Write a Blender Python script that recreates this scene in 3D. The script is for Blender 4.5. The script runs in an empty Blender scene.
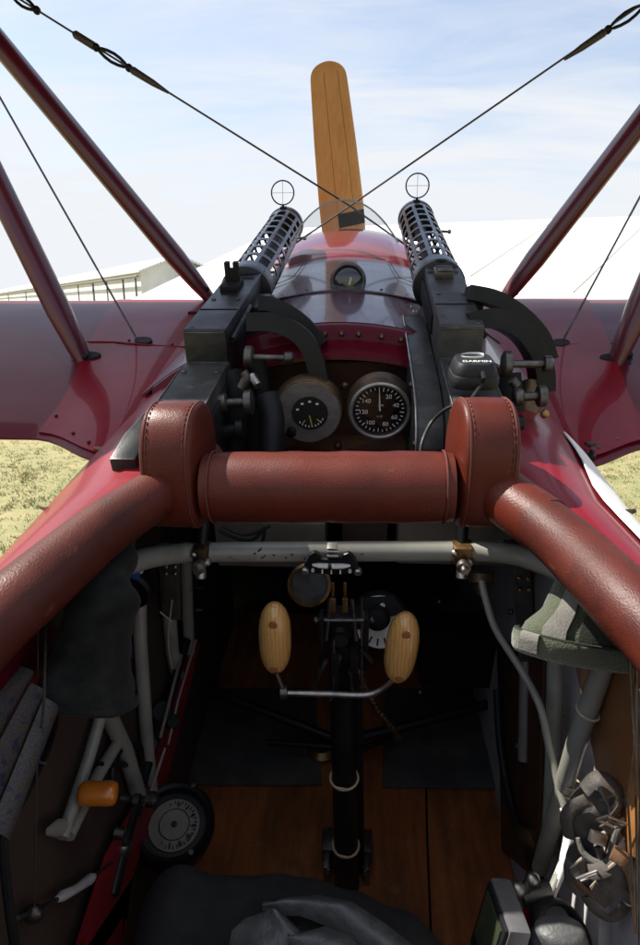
import bpy, bmesh, math, random
from mathutils import Vector, Matrix, noise
R = math.radians
random.seed(7)
scn = bpy.context.scene
COL = scn.collection

# ------------------------------------------------------------------ camera, sky, sun, exposure
YAW, PITCH, F = R(3.2), R(15.0), 630.0          # F: focal length in pixels of the 640x945 photo (24 mm on 36 mm)
fw = Vector((-math.sin(YAW)*math.cos(PITCH), math.cos(YAW)*math.cos(PITCH), -math.sin(PITCH)))
rt = Vector((math.cos(YAW), math.sin(YAW), 0)); up = rt.cross(fw)
cam = bpy.data.cameras.new('camera'); camo = bpy.data.objects.new('camera', cam); COL.objects.link(camo)
cam.sensor_fit = 'VERTICAL'; cam.sensor_height = 36; cam.lens = 24
cam.clip_start = 0.02; cam.clip_end = 3000
camo.rotation_euler = Matrix((rt, up, -fw)).transposed().to_euler()
scn.camera = camo
scn.cycles.max_bounces = 12; scn.cycles.diffuse_bounces = 8; scn.cycles.transparent_max_bounces = 12
SUN_EL, SUN_AZ = R(52), R(-70)                   # azimuth from +Y (forward), negative = to the left
sdir = Vector((math.sin(SUN_AZ)*math.cos(SUN_EL), math.cos(SUN_AZ)*math.cos(SUN_EL), math.sin(SUN_EL)))
sun = bpy.data.lights.new('sun', 'SUN'); sun.energy = 4.8; sun.angle = R(0.53); sun.color = (1, .95, .86)
suno = bpy.data.objects.new('sun', sun); COL.objects.link(suno)
suno.rotation_euler = sdir.to_track_quat('Z', 'Y').to_euler()
w = bpy.data.worlds.new('World'); scn.world = w; w.use_nodes = True
nt = w.node_tree; nt.nodes.clear()
def wn(t, **k):
    n = nt.nodes.new(t)
    for a, b in k.items(): setattr(n, a, b)
    return n
sky = wn('ShaderNodeTexSky', sky_type='NISHITA', sun_disc=False, sun_elevation=SUN_EL, sun_rotation=SUN_AZ,
         altitude=100, air_density=1.0, dust_density=1.6, ozone_density=1.0)
bg = wn('ShaderNodeBackground'); bg.inputs[1].default_value = 0.10
tc = wn('ShaderNodeTexCoord'); sx = wn('ShaderNodeSeparateXYZ')
nt.links.new(tc.outputs['Generated'], sx.inputs[0])
den = wn('ShaderNodeMath', operation='MAXIMUM'); den.inputs[1].default_value = 0.03
nt.links.new(sx.outputs['Z'], den.inputs[0])
add = wn('ShaderNodeMath', operation='ADD'); add.inputs[1].default_value = 0.18
nt.links.new(den.outputs[0], add.inputs[0])
dx = wn('ShaderNodeMath', operation='DIVIDE'); dy = wn('ShaderNodeMath', operation='DIVIDE')
nt.links.new(sx.outputs['X'], dx.inputs[0]); nt.links.new(add.outputs[0], dx.inputs[1])
nt.links.new(sx.outputs['Y'], dy.inputs[0]); nt.links.new(add.outputs[0], dy.inputs[1])
cb = wn('ShaderNodeCombineXYZ'); nt.links.new(dx.outputs[0], cb.inputs[0]); nt.links.new(dy.outputs[0], cb.inputs[1])
mp = wn('ShaderNodeMapping'); mp.inputs['Rotation'].default_value = (0, 0, R(-38)); mp.inputs['Scale'].default_value = (0.7, 2.3, 1)
nt.links.new(cb.outputs[0], mp.inputs[0])
nz = wn('ShaderNodeTexNoise'); nz.inputs['Scale'].default_value = 1.5; nz.inputs['Detail'].default_value = 9; nz.inputs['Roughness'].default_value = .6
nz.inputs['Distortion'].default_value = .5
nt.links.new(mp.outputs[0], nz.inputs['Vector'])
rmp = wn('ShaderNodeValToRGB'); rmp.color_ramp.elements[0].position = .36; rmp.color_ramp.elements[1].position = .74
nt.links.new(nz.outputs[0], rmp.inputs[0])
hz = wn('ShaderNodeMapRange'); hz.inputs['From Min'].default_value = .06; hz.inputs['From Max'].default_value = .46
hz.inputs['To Min'].default_value = .97; hz.inputs['To Max'].default_value = -.16     # the thin cloud sheet closes up towards the horizon
nt.links.new(sx.outputs['Z'], hz.inputs['Value'])
sm = wn('ShaderNodeMath', operation='MULTIPLY_ADD'); sm.inputs[1].default_value = .72; sm.use_clamp = True
nt.links.new(rmp.outputs[0], sm.inputs[0]); nt.links.new(hz.outputs[0], sm.inputs[2])
mx = wn('ShaderNodeMixRGB'); mx.inputs[2].default_value = (4.4, 4.55, 4.78, 1)
zc_ = wn('ShaderNodeMapRange'); zc_.inputs['From Min'].default_value = .46; zc_.inputs['From Max'].default_value = .85
zc_.inputs['To Min'].default_value = 1.0; zc_.inputs['To Max'].default_value = 1.75      # unseen overhead sheet brightened as added fill light for the cockpit
nt.links.new(sx.outputs['Z'], zc_.inputs['Value'])
cm = wn('ShaderNodeVectorMath', operation='SCALE'); cm.inputs[0].default_value = (4.4, 4.55, 4.78)
nt.links.new(zc_.outputs[0], cm.inputs['Scale']); nt.links.new(cm.outputs[0], mx.inputs[2])
ov = wn('ShaderNodeMapRange'); ov.inputs['From Min'].default_value = .46; ov.inputs['From Max'].default_value = .8
ov.inputs['To Min'].default_value = 0; ov.inputs['To Max'].default_value = .45  # extra cloud overhead, out of view, added for the same cockpit fill
nt.links.new(sx.outputs['Z'], ov.inputs['Value'])
sm2 = wn('ShaderNodeMath', operation='ADD'); sm2.use_clamp = True; nt.links.new(sm.outputs[0], sm2.inputs[0]); nt.links.new(ov.outputs[0], sm2.inputs[1])
nt.links.new(sm2.outputs[0], mx.inputs[0]); nt.links.new(sky.outputs[0], mx.inputs[1])
nt.links.new(mx.outputs[0], bg.inputs[0])
wo = wn('ShaderNodeOutputWorld'); nt.links.new(bg.outputs[0], wo.inputs[0])
scn.view_settings.view_transform = 'Standard'; scn.view_settings.look = 'None'
scn.view_settings.exposure = 1.0; scn.view_settings.gamma = 1; scn.view_settings.use_curve_mapping = False

# ------------------------------------------------------------------ points from sight lines at a chosen distance
def ray(u, v): return fw*F + rt*(u-320) + up*(472.5-v)
def P(u, v, Y):
    d = ray(u, v); return d*(Y/d.y)
def S(u, v, Y): return Y/ray(u, v).y              # metres per photo pixel there
def PX(u, v, x):
    d = ray(u, v); return d*(x/d.x)
def FL(x, y): return -1.06 + .16*y                # cockpit floor height
def PF(u, v, h=0.0):
    d = ray(u, v); t = (-1.06+h)/(d.z - .16*d.y); return d*t
CX = -.024
TILT = R(15)
RX = Matrix.Rotation(TILT, 3, 'X')
AFT = RX @ Vector((0, -1, 0)); UPA = RX @ Vector((0, 0, 1)); XV = Vector((1, 0, 0))

# ------------------------------------------------------------------ materials
def mat(name, c1, c2=None, rough=.5, rough2=None, metal=0, coat=0, cr=.08, scale=20, detail=6, bump=0, bscale=200, kind='noise',
        stretch=(1, 1, 1), ramp=(.35, .65), spec=.5, sheen=0, dist=0, rot=(0, 0, 0), bdist=.002):
    m = bpy.data.materials.new(name); m.use_nodes = True; n = m.node_tree.nodes; L = m.node_tree.links
    b = n['Principled BSDF']
    b.inputs['Roughness'].default_value = rough; b.inputs['Metallic'].default_value = metal
    b.inputs['Coat Weight'].default_value = coat; b.inputs['Coat IOR'].default_value = 1.5; b.inputs['Coat Roughness'].default_value = cr
    b.inputs['Specular IOR Level'].default_value = spec; b.inputs['Sheen Weight'].default_value = sheen
    t = n.new('ShaderNodeTexCoord'); mp = n.new('ShaderNodeMapping'); mp.inputs['Scale'].default_value = stretch
    mp.inputs['Rotation'].default_value = rot
    L.new(t.outputs['Object'], mp.inputs[0])
    if c2 is None: c2 = tuple(x*.72 for x in c1)
    if kind == 'wave':
        x = n.new('ShaderNodeTexWave'); x.inputs['Scale'].default_value = scale; x.inputs['Distortion'].default_value = dist
        x.inputs['Detail'].default_value = 3; x.inputs['Detail Scale'].default_value = 1.5
    elif kind == 'voronoi':
        x = n.new('ShaderNodeTexVoronoi'); x.inputs['Scale'].default_value = scale
    else:
        x = n.new('ShaderNodeTexNoise'); x.inputs['Scale'].default_value = scale; x.inputs['Detail'].default_value = detail
        x.inputs['Roughness'].default_value = .65
    L.new(mp.outputs[0], x.inputs['Vector'])
    r = n.new('ShaderNodeValToRGB'); r.color_ramp.elements[0].position = ramp[0]; r.color_ramp.elements[1].position = ramp[1]
    r.color_ramp.elements[0].color = (*c1, 1); r.color_ramp.elements[1].color = (*c2, 1)
    L.new(x.outputs['Color' if kind == 'voronoi' else 0], r.inputs[0]); L.new(r.outputs[0], b.inputs['Base Color'])
    if rough2 is not None:
        q = n.new('ShaderNodeMapRange'); q.inputs['To Min'].default_value = rough; q.inputs['To Max'].default_value = rough2
        q.inputs['From Min'].default_value = .3; q.inputs['From Max'].default_value = .7
        z = n.new('ShaderNodeTexNoise'); z.inputs['Scale'].default_value = scale*.7; z.inputs['Detail'].default_value = 8
        L.new(mp.outputs[0], z.inputs['Vector']); L.new(z.outputs[0], q.inputs['Value']); L.new(q.outputs[0], b.inputs['Roughness'])
    if bump:
        k = n.new('ShaderNodeBump'); k.inputs['Strength'].default_value = bump; k.inputs['Distance'].default_value = bdist
        z = n.new('ShaderNodeTexNoise'); z.inputs['Scale'].default_value = bscale; z.inputs['Detail'].default_value = 5
        L.new(mp.outputs[0], z.inputs['Vector']); L.new(z.outputs[0], k.inputs['Height']); L.new(k.outputs[0], b.inputs['Normal'])
    return m
M = {}
M['dope'] = mat('red_dope', (.10, .0034, .012), (.08, .003, .010), rough=.38, rough2=.46, coat=.17, spec=.08, cr=.04, scale=7, bump=.06, bscale=14, bdist=.01)
M['dope_panel'] = mat('red_fairing_paint', (.20, .0042, .012), (.16, .0036, .010), rough=.38, rough2=.46, coat=.2, spec=.06, cr=.03, scale=9, bump=.04, bscale=12, bdist=.01)
M['dope_bright'] = mat('red_dope_fuselage', (.19, .006, .013), (.155, .005, .011), rough=.40, rough2=.52, coat=.4, cr=.15, spec=.2, scale=9, bump=.06, bscale=18, bdist=.01)
M['cowl'] = mat('red_cowl', (.24, .020, .024), (.20, .018, .020), rough=.25, coat=1, cr=.05, scale=9, bump=.03, bscale=12, bdist=.01)
M['deck'] = mat('deck_paint', (.085, .020, .040), (.065, .016, .034), rough=.25, rough2=.36, spec=.25, coat=.55, cr=.06, scale=14, bump=.02, bscale=18, bdist=.006)
M['strut'] = mat('strut_paint', (.10, .006, .014), (.08, .005, .012), rough=.4, coat=.4, cr=.12, scale=15)
M['leather'] = mat('brown_leather', (.098, .0165, .0082), (.040, .0070, .0042), rough=.30, rough2=.52, scale=9, bump=.22, bscale=620, detail=10, ramp=(.36, .80), spec=.24)
M['leather_rim'] = mat('rim_leather', (.094, .018, .0105), (.036, .0075, .005), rough=.33, rough2=.55, scale=16, bump=.24, bscale=650, stretch=(1, .6, 1), detail=10, ramp=(.3, .7), spec=.26, bdist=.002)
M['thread'] = mat('stitch_thread', (.10, .018, .010), rough=.8)
M['gun'] = mat('gun_steel', (.012, .013, .016), (.040, .040, .040), rough=.30, rough2=.5, metal=.3, scale=24, detail=12, bump=.08, bscale=300, ramp=(.45, .78), spec=.35)
M['gun_worn'] = mat('worn_gun_steel', (.022, .022, .022), (.075, .072, .066), rough=.4, rough2=.6, metal=.2, scale=18, detail=12, bump=.12, bscale=260, ramp=(.38, .75), spec=.35)
M['heel'] = mat('heel_plate_steel', (.075, .072, .068), (.045, .044, .042), rough=.5, rough2=.65, metal=.3, scale=12)
M['jacket_steel'] = mat('blued_steel', (.012, .016, .028), (.030, .036, .05), rough=.28, rough2=.45, metal=.45, scale=30, coat=.3, cr=.2)
M['black'] = mat('black_enamel', (.006, .006, .007), (.011, .011, .011), rough=.32, rough2=.5, spec=.2, scale=25, bump=.05)
M['matte_black'] = mat('matte_black', (.010, .009, .009), (.006, .006, .006), rough=.7, spec=.2, scale=30)
M['rubber'] = mat('black_rubber', (.012, .012, .013), spec=.25, rough=.5, scale=60, bump=.2, bscale=400)
M['steel'] = mat('bare_steel', (.42, .40, .37), (.25, .23, .21), rough=.28, rough2=.5, metal=1, scale=40)
M['dark_steel'] = mat('dark_steel', (.15, .14, .13), (.06, .055, .05), rough=.35, rough2=.55, metal=.9, scale=40)
M['brass'] = mat('aged_brass', (.36, .22, .09), (.17, .10, .045), rough=.35, rough2=.55, metal=.9, scale=35)
M['bronze'] = mat('dark_bronze', (.16, .105, .055), (.07, .05, .032), rough=.4, rough2=.55, metal=.85, scale=35)
M['alu'] = mat('aluminium_face', (.36, .35, .33), (.24, .235, .225), rough=.42, metal=.75, scale=50, stretch=(1, 6, 1))
M['tube'] = mat('grey_green_enamel', (.25, .245, .21), (.20, .195, .165), rough=.36, rough2=.5, scale=16, coat=.2, cr=.2)
M['chip'] = mat('chipped_paint', (.02, .017, .014), rough=.7)
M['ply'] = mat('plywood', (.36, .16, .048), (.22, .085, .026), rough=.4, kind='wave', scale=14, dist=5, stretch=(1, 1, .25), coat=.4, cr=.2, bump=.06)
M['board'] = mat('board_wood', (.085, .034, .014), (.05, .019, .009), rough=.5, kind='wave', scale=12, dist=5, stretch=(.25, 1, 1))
M['floor'] = mat('floor_wood', (.33, .105, .028), (.18, .052, .014), rough=.42, kind='noise', scale=16, stretch=(3.5, .28, 1), detail=10, coat=.25, cr=.25, bump=.1, bscale=40)
M['grip'] = mat('pale_turned_wood', (.66, .37, .12), (.56, .285, .08), rough=.28, kind='wave', scale=70, dist=4.5, stretch=(1, 1, .22), coat=.6, cr=.12)
M['plug'] = mat('wood_plug', (.34, .135, .042), rough=.4)
M['amber'] = mat('amber_handle', (.50, .155, .012), (.36, .095, .008), rough=.3, scale=18, coat=.5, cr=.1)
M['prop'] = mat('propeller_wood', (.66, .36, .125), (.54, .26, .075), rough=.34, kind='noise', scale=16, stretch=(5, 5, .16), detail=12, coat=.35, cr=.15, ramp=(.25, .75))
M['prop_line'] = mat('laminate_glue', (.11, .045, .016), rough=.5)
M['dial'] = mat('dial_black', (.010, .010, .010), rough=.5)
M['edge_acrylic'] = mat('acrylic_edge', (.42, .44, .45), rough=.25)
M['dial_glass'] = mat('dial_glass', (.03, .028, .028), rough=.08, coat=.6)
M['white'] = mat('white_mark', (.72, .71, .66), (.6, .59, .55), rough=.5)
M['yellow'] = mat('yellow_needle', (.62, .42, .03), rough=.5)
M['cord'] = mat('waxed_cord', (.55, .43, .27), rough=.8, scale=200)
M['wire'] = mat('braided_wire', (.10, .085, .07), (.05, .045, .04), rough=.5, metal=.5, scale=300)
M['green_cloth'] = mat('green_wool', (.056, .064, .030), (.038, .046, .021), rough=.95, scale=120, sheen=.4, bump=.7, bscale=500, bdist=.003)
M['dark_green'] = mat('green_lining', (.018, .022, .013), rough=.95, scale=120, bump=.4, bscale=500)
M['suede'] = mat('grey_suede', (.15, .142, .122), (.105, .098, .085), rough=.8, scale=60, bump=.4, bscale=400)
M['grey_cloth'] = mat('slate_cloth', (.0115, .012, .0105), (.006, .0065, .0055), rough=.85, spec=.12, scale=40, sheen=.05, bump=.4, bscale=260)
M['coat'] = mat('black_wool', (.018, .018, .019), (.010, .010, .011), rough=.9, scale=60, bump=.5, bscale=300)
M['coat_leather'] = mat('grey_leather', (.085, .087, .088), (.050, .052, .053), rough=.30, rough2=.6, scale=50, bump=.5, bscale=240)
M['harness'] = mat('harness_leather', (.070, .060, .050), (.035, .030, .025), rough=.55, rough2=.75, scale=35, bump=.4, bscale=260)
M['edge'] = mat('pale_leather_edge', (.42, .34, .25), rough=.8)
M['ply_leather'] = mat('tan_leather', (.16, .085, .040), (.10, .05, .024), rough=.6, scale=30, bump=.3, bscale=300)
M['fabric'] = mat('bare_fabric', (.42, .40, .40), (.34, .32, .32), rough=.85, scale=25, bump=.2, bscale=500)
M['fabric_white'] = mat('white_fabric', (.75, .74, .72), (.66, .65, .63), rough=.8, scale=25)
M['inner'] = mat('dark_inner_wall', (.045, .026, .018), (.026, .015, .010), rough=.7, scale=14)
M['gps'] = mat('grey_plastic', (.105, .105, .11), (.085, .085, .09), rough=.4, scale=90)
M['screen'] = mat('screen', (.045, .055, .030), (.03, .037, .02), rough=.12, scale=12)
M['tin'] = mat('grey_tin', (.22, .20, .175), (.15, .135, .115), rough=.45, rough2=.6, metal=.3, scale=14)
M['red_plain'] = mat('red_panel', (.20, .008, .014), (.15, .006, .011), rough=.5, scale=14)
M['blue'] = mat('blue_plastic', (.03, .10, .38), rough=.4)
M['hangar_wall'] = mat('hangar_wall', (.70, .70, .68), (.60, .60, .58), rough=.7, scale=.5)
M['hangar_roof'] = mat('hangar_roof', (.66, .66, .65), (.52, .52, .50), rough=.5, kind='wave', scale=1.6, stretch=(1, .1, 1))
M['marquee'] = mat('marquee_skin', (.70, .70, .69), (.64, .64, .63), rough=.6, scale=.3)
M['hangar_wall_dull'] = mat('dull_seam', (.50, .50, .50), rough=.7)
M['gap'] = mat('door_gap', (.06, .06, .062), rough=.8)
M['rope'] = mat('guy_rope', (.42, .37, .29), rough=.8)

def dirty(key, col, scale, lo, hi, amount, stretch=(1, 1, 1)):
    # stains, dust and scuffs with a shape of their own
    m = M[key]; n = m.node_tree.nodes; L = m.node_tree.links; b = n['Principled BSDF']; src = b.inputs['Base Color'].links[0].from_socket
    t = n.new('ShaderNodeTexCoord'); mp = n.new('ShaderNodeMapping'); mp.inputs['Scale'].default_value = stretch; mp.inputs['Location'].default_value = (3.1, 1.7, .4)
    z = n.new('ShaderNodeTexNoise'); z.inputs['Scale'].default_value = scale; z.inputs['Detail'].default_value = 12; z.inputs['Roughness'].default_value = .72
    r = n.new('ShaderNodeMapRange'); r.inputs['From Min'].default_value = lo; r.inputs['From Max'].default_value = hi; r.inputs['To Max'].default_value = amount
    x = n.new('ShaderNodeMixRGB'); x.inputs[2].default_value = (*col, 1)
    L.new(t.outputs['Object'], mp.inputs[0]); L.new(mp.outputs[0], z.inputs['Vector']); L.new(z.outputs[0], r.inputs['Value']); L.new(r.outputs[0], x.inputs[0])
    L.new(src, x.inputs[1]); L.new(x.outputs[0], b.inputs['Base Color'])
dirty('floor', (.045, .030, .020), 9, .46, .66, .75, (1, .5, 1)); dirty('floor', (.30, .24, .16), 26, .58, .72, .35)
dirty('heel', (.16, .13, .10), 14, .5, .7, .5); dirty('tube', (.09, .07, .05), 22, .56, .72, .6)
dirty('leather', (.022, .007, .005), 13, .56, .74, .6, (1, 1.6, 1)); dirty('leather', (.26, .10, .06), 46, .63, .75, .5)
dirty('leather_rim', (.018, .006, .005), 15, .54, .72, .65); dirty('leather_rim', (.24, .09, .055), 60, .62, .75, .5, (1, .4, 1))
dirty('dope', (.20, .12, .10), 5, .56, .78, .08, (.4, 2, 1)); dirty('dope_panel', (.06, .006, .008), 8, .52, .74, .5, (.5, 2, 1)); dirty('dope_bright', (.10, .010, .014), 7, .52, .74, .5)
dirty('hangar_wall', (.36, .34, .30), .5, .48, .7, .5); dirty('marquee', (.46, .46, .45), .22, .5, .72, .5, (.4, 1, 1))
dirty('ply', (.10, .05, .02), 16, .52, .72, .5); dirty('gun_worn', (.17, .155, .13), 30, .58, .70, .55); dirty('gun', (.10, .095, .085), 36, .62, .72, .5)
dirty('board', (.02, .01, .006), 14, .5, .7, .5); dirty('prop', (.24, .10, .03), 6, .5, .7, .45, (2, 2, .6)); dirty('grip', (.30, .15, .05), 40, .56, .75, .4)
dirty('grey_cloth', (.035, .033, .028), 30, .5, .75, .5); dirty('green_cloth', (.08, .08, .05), 28, .52, .74, .4)
def glass():
    m = bpy.data.materials.new('windscreen_acrylic'); m.use_nodes = True; n = m.node_tree.nodes; L = m.node_tree.links; n.clear()
    o = n.new('ShaderNodeOutputMaterial'); tr = n.new('ShaderNodeBsdfTransparent'); tr.inputs[0].default_value = (.93, .945, .95, 1)
    gl = n.new('ShaderNodeBsdfGlossy'); gl.inputs['Roughness'].default_value = .06
    df = n.new('ShaderNodeBsdfDiffuse'); df.inputs[0].default_value = (.8, .82, .85, 1)
    lw = n.new('ShaderNodeLayerWeight'); lw.inputs[0].default_value = .5; pw = n.new('ShaderNodeMath'); pw.operation = 'POWER'; pw.inputs[1].default_value = 3; fr = n.new('ShaderNodeMath'); fr.operation = 'MULTIPLY_ADD'; fr.inputs[1].default_value = .17; fr.inputs[2].default_value = .015
    L.new(lw.outputs['Facing'], pw.inputs[0]); L.new(pw.outputs[0], fr.inputs[0])
    m1 = n.new('ShaderNodeMixShader'); m2 = n.new('ShaderNodeMixShader')
    t = n.new('ShaderNodeTexCoord'); z = n.new('ShaderNodeTexNoise'); z.inputs['Scale'].default_value = 260; z.inputs['Detail'].default_value = 4
    mr = n.new('ShaderNodeMapRange'); mr.inputs['From Min'].default_value = .55; mr.inputs['From Max'].default_value = .8
    mr.inputs['To Min'].default_value = .035; mr.inputs['To Max'].default_value = .08
    L.new(t.outputs['Object'], z.inputs['Vector']); L.new(z.outputs[0], mr.inputs['Value']); L.new(mr.outputs[0], m1.inputs[0])
    L.new(tr.outputs[0], m1.inputs[1]); L.new(df.outputs[0], m1.inputs[2])
    L.new(fr.outputs[0], m2.inputs[0]); L.new(m1.outputs[0], m2.inputs[1]); L.new(gl.outputs[0], m2.inputs[2]); L.new(m2.outputs[0], o.inputs[0])
    return m
M['glass'] = glass()
def map_paper():
    m = bpy.data.materials.new('chart_paper'); m.use_nodes = True; n = m.node_tree.nodes; L = m.node_tree.links; b = n['Principled BSDF']
    t = n.new('ShaderNodeTexCoord'); v = n.new('ShaderNodeTexVoronoi'); v.feature = 'DISTANCE_TO_EDGE'; v.inputs['Scale'].default_value = 330
    q = n.new('ShaderNodeTexNoise'); q.inputs['Scale'].default_value = 120; q.inputs['Detail'].default_value = 9
    L.new(t.outputs['Object'], v.inputs['Vector']); L.new(t.outputs['Object'], q.inputs['Vector'])
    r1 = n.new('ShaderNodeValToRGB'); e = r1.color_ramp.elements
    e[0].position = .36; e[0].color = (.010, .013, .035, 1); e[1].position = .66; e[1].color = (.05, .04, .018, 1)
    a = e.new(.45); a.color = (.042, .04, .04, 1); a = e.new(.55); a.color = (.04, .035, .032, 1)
    r2 = n.new('ShaderNodeValToRGB'); r2.color_ramp.elements[0].color = (.40, .08, .10, 1); r2.color_ramp.elements[1].color = (1, 1, 1, 1)
    r2.color_ramp.elements[0].position = .02; r2.color_ramp.elements[1].position = .09
    L.new(q.outputs[0], r1.inputs[0]); L.new(v.outputs[0], r2.inputs[0])
    x = n.new('ShaderNodeMixRGB'); x.blend_type = 'MULTIPLY'; x.inputs[0].default_value = .85
    L.new(r1.outputs[0], x.inputs[1]); L.new(r2.outputs[0], x.inputs[2]); L.new(x.outputs[0], b.inputs['Base Color']); b.inputs['Roughness'].default_value = .55
    return m
M['map'] = map_paper()
M['grass'] = mat('dry_turf', (.30, .255, .12), (.16, .17, .066), rough=.95, scale=2.6, detail=12, ramp=(.32, .68), bump=.6, bscale=60, bdist=.03)
M['blade'] = mat('dry_blades', (.35, .295, .14), (.175, .195, .075), rough=.9, scale=2.2, detail=8, ramp=(.36, .64))

# ------------------------------------------------------------------ mesh helpers
class MB:
    def __init__(s): s.b = bmesh.new()
    def box(s, c, size, rot=None, bevel=0, seg=2):
        r = bmesh.ops.create_cube(s.b, size=1); vs = r['verts']
        m = (rot.to_4x4() if rot is not None else Matrix.Identity(4))
        for v in vs: v.co = m @ Vector((v.co.x*size[0], v.co.y*size[1], v.co.z*size[2])) + Vector(c)
        if bevel: bmesh.ops.bevel(s.b, geom=list({e for v in vs for e in v.link_edges}), offset=bevel, segments=seg, affect='EDGES', profile=.6)
        return s
    def rings(s, rings, caps=True, closed=False, cyc=True):
        V = [[s.b.verts.new(p) for p in rg] for rg in rings]; n = len(V[0]); k = len(V)
        for i in range(k if closed else k-1):
            A, B = V[i], V[(i+1) % k]
            for j in range(n if cyc else n-1): s.b.faces.new((A[j], A[(j+1) % n], B[(j+1) % n], B[j]))
        if caps and not closed and cyc: s.b.faces.new(V[0][::-1]); s.b.faces.new(V[-1])
        return s
    def tube(s, pts, r, n=12, caps=True, closed=False, smooth=0, flat=1.0, side=None):
        pts = [Vector(p) for p in pts]
        rr = list(r) if isinstance(r, (list, tuple)) else [r]*len(pts)
        if smooth:
            q, q2 = [], []
            for i in range(len(pts)-1):
                p0 = pts[max(i-1, 0)]; p1 = pts[i]; p2 = pts[i+1]; p3 = pts[min(i+2, len(pts)-1)]
                for k in range(smooth):
                    t = k/smooth
                    q.append(.5*((2*p1)+(p2-p0)*t+(2*p0-5*p1+4*p2-p3)*t*t+(3*p1-p0-3*p2+p3)*t**3)); q2.append(rr[i]*(1-t)+rr[i+1]*t)
            pts = q+[pts[-1]]; rr = q2+[rr[-1]]
        rings = []; prev = None; k = len(pts)
        for i, p in enumerate(pts):
            a = pts[i-1] if (i > 0 or closed) else p; c = pts[(i+1) % k] if (i < k-1 or closed) else p
            t = (c-a).normalized()
            if prev is None:
                ref = Vector(side) if side is not None else (Vector((0, 0, 1)) if abs(t.z) < .9 else Vector((1, 0, 0)))
                u = (ref - t*ref.dot(t)).normalized()
            else: u = (prev - t*prev.dot(t)).normalized()
            prev = u; v = t.cross(u)
            rings.append([p + (u*math.cos(6.28318*j/n) + v*math.sin(6.28318*j/n)*flat)*rr[i] for j in range(n)])
        return s.rings(rings, caps, closed)
    def lathe(s, o, axis, prof, n=32, caps=True):
        o = Vector(o); axis = Vector(axis).normalized(); ref = Vector((0, 0, 1)) if abs(axis.z) < .9 else Vector((1, 0, 0))
        u = axis.cross(ref).normalized(); v = axis.cross(u)
        return s.rings([[o + axis*t + (u*math.cos(6.28318*j/n)+v*math.sin(6.28318*j/n))*max(r, 1e-5) for j in range(n)] for r, t in prof], caps)
    def disc(s, o, axis, r, t=.001, n=32): return s.lathe(o, axis, [(r, 0), (r, t)], n)
    def ring(s, o, axis, r, tr, n=36, m=8):
        o = Vector(o); axis = Vector(axis).normalized(); ref = Vector((0, 0, 1)) if abs(axis.z) < .9 else Vector((1, 0, 0))
        u = axis.cross(ref).normalized(); v = axis.cross(u)
        return s.tube([o+(u*math.cos(6.28318*j/n)+v*math.sin(6.28318*j/n))*r for j in range(n)], tr, m, closed=True, side=axis)
    def prism(s, poly, ext, bevel=0):
        a = [s.b.verts.new(Vector(p)) for p in poly]; c = [s.b.verts.new(Vector(p)+Vector(ext)) for p in poly]; n = len(a)
        fs = [s.b.faces.new(a[::-1]), s.b.faces.new(c)] + [s.b.faces.new((a[i], a[(i+1) % n], c[(i+1) % n], c[i])) for i in range(n)]
        if bevel:
            bmesh.ops.recalc_face_normals(s.b, faces=fs)
            bmesh.ops.bevel(s.b, geom=list({e for f in fs for e in f.edges}), offset=bevel, segments=2, affect='EDGES', profile=.6)
        return s
    def sheet(s, grid, th=0):
        V = [[s.b.verts.new(Vector(p)) for p in row] for row in grid]; fs = []
        for i in range(len(V)-1):
            for j in range(len(V[0])-1): fs.append(s.b.faces.new((V[i][j], V[i][j+1], V[i+1][j+1], V[i+1][j])))
        if th:
            s.b.normal_update(); bmesh.ops.solidify(s.b, geom=fs, thickness=th)
        return s
    def ball(s, c, rad, rot=None, n=16):
        r = bmesh.ops.create_uvsphere(s.b, u_segments=n, v_segments=max(6, n//2), radius=1); m = rot or Matrix.Identity(3)
        rad = (rad,)*3 if isinstance(rad, (int, float)) else rad
        for v in r['verts']: v.co = m @ Vector((v.co.x*rad[0], v.co.y*rad[1], v.co.z*rad[2])) + Vector(c)
        return s
    def build(s, name, m, parent=None, ang=38, fix=True):
        if fix: bmesh.ops.recalc_face_normals(s.b, faces=s.b.faces)
        me = bpy.data.meshes.new(name); s.b.to_mesh(me); s.b.free()
        for p in me.polygons: p.use_smooth = True
        me.set_sharp_from_angle(angle=R(ang))
        me.materials.append(M[m]); o = bpy.data.objects.new(name, me); COL.objects.link(o)
        if parent is not None: attach(o, parent)
        return o
def world_loc(o):
    p = Vector(o.location)
    q = o.parent
    while q is not None: p = p + Vector(q.location); q = q.parent
    return p
def attach(o, parent):                              # every mesh is modelled where it stands: undo the offset of its thing
    o.parent = parent; o.location = -world_loc(parent)
def tag(o, label=None, cat=None, group=None, kind=None):
    for k, v in (('label', label), ('category', cat), ('group', group), ('kind', kind)):
        if v: o[k] = v
    return o
def thing(name, loc, label, cat, group=None):
    o = bpy.data.objects.new(name, None); COL.objects.link(o); o.location = loc; o.empty_display_size = .1
    return tag(o, label, cat, group)
def text(s, size, c, right, upv, m, parent, name='lettering', ext=.0002):
    cu = bpy.data.curves.new(name, 'FONT'); cu.body = s; cu.size = size; cu.align_x = 'CENTER'; cu.align_y = 'CENTER'; cu.extrude = ext
    t = bpy.data.objects.new('tmp', cu); COL.objects.link(t)
    me = bpy.data.meshes.new_from_object(t.evaluated_get(bpy.context.evaluated_depsgraph_get()))
    bpy.data.objects.remove(t); bpy.data.curves.remove(cu)
    X = Vector(right).normalized(); Z = X.cross(Vector(upv)).normalized(); Y = Z.cross(X)
    for v in me.vertices: v.co = Vector(c) + X*v.co.x + Y*v.co.y + Z*v.co.z
    me.materials.clear(); me.materials.append(M[m]); o = bpy.data.objects.new(name, me); COL.objects.link(o)
    if parent is not None: attach(o, parent)
    return o
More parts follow.
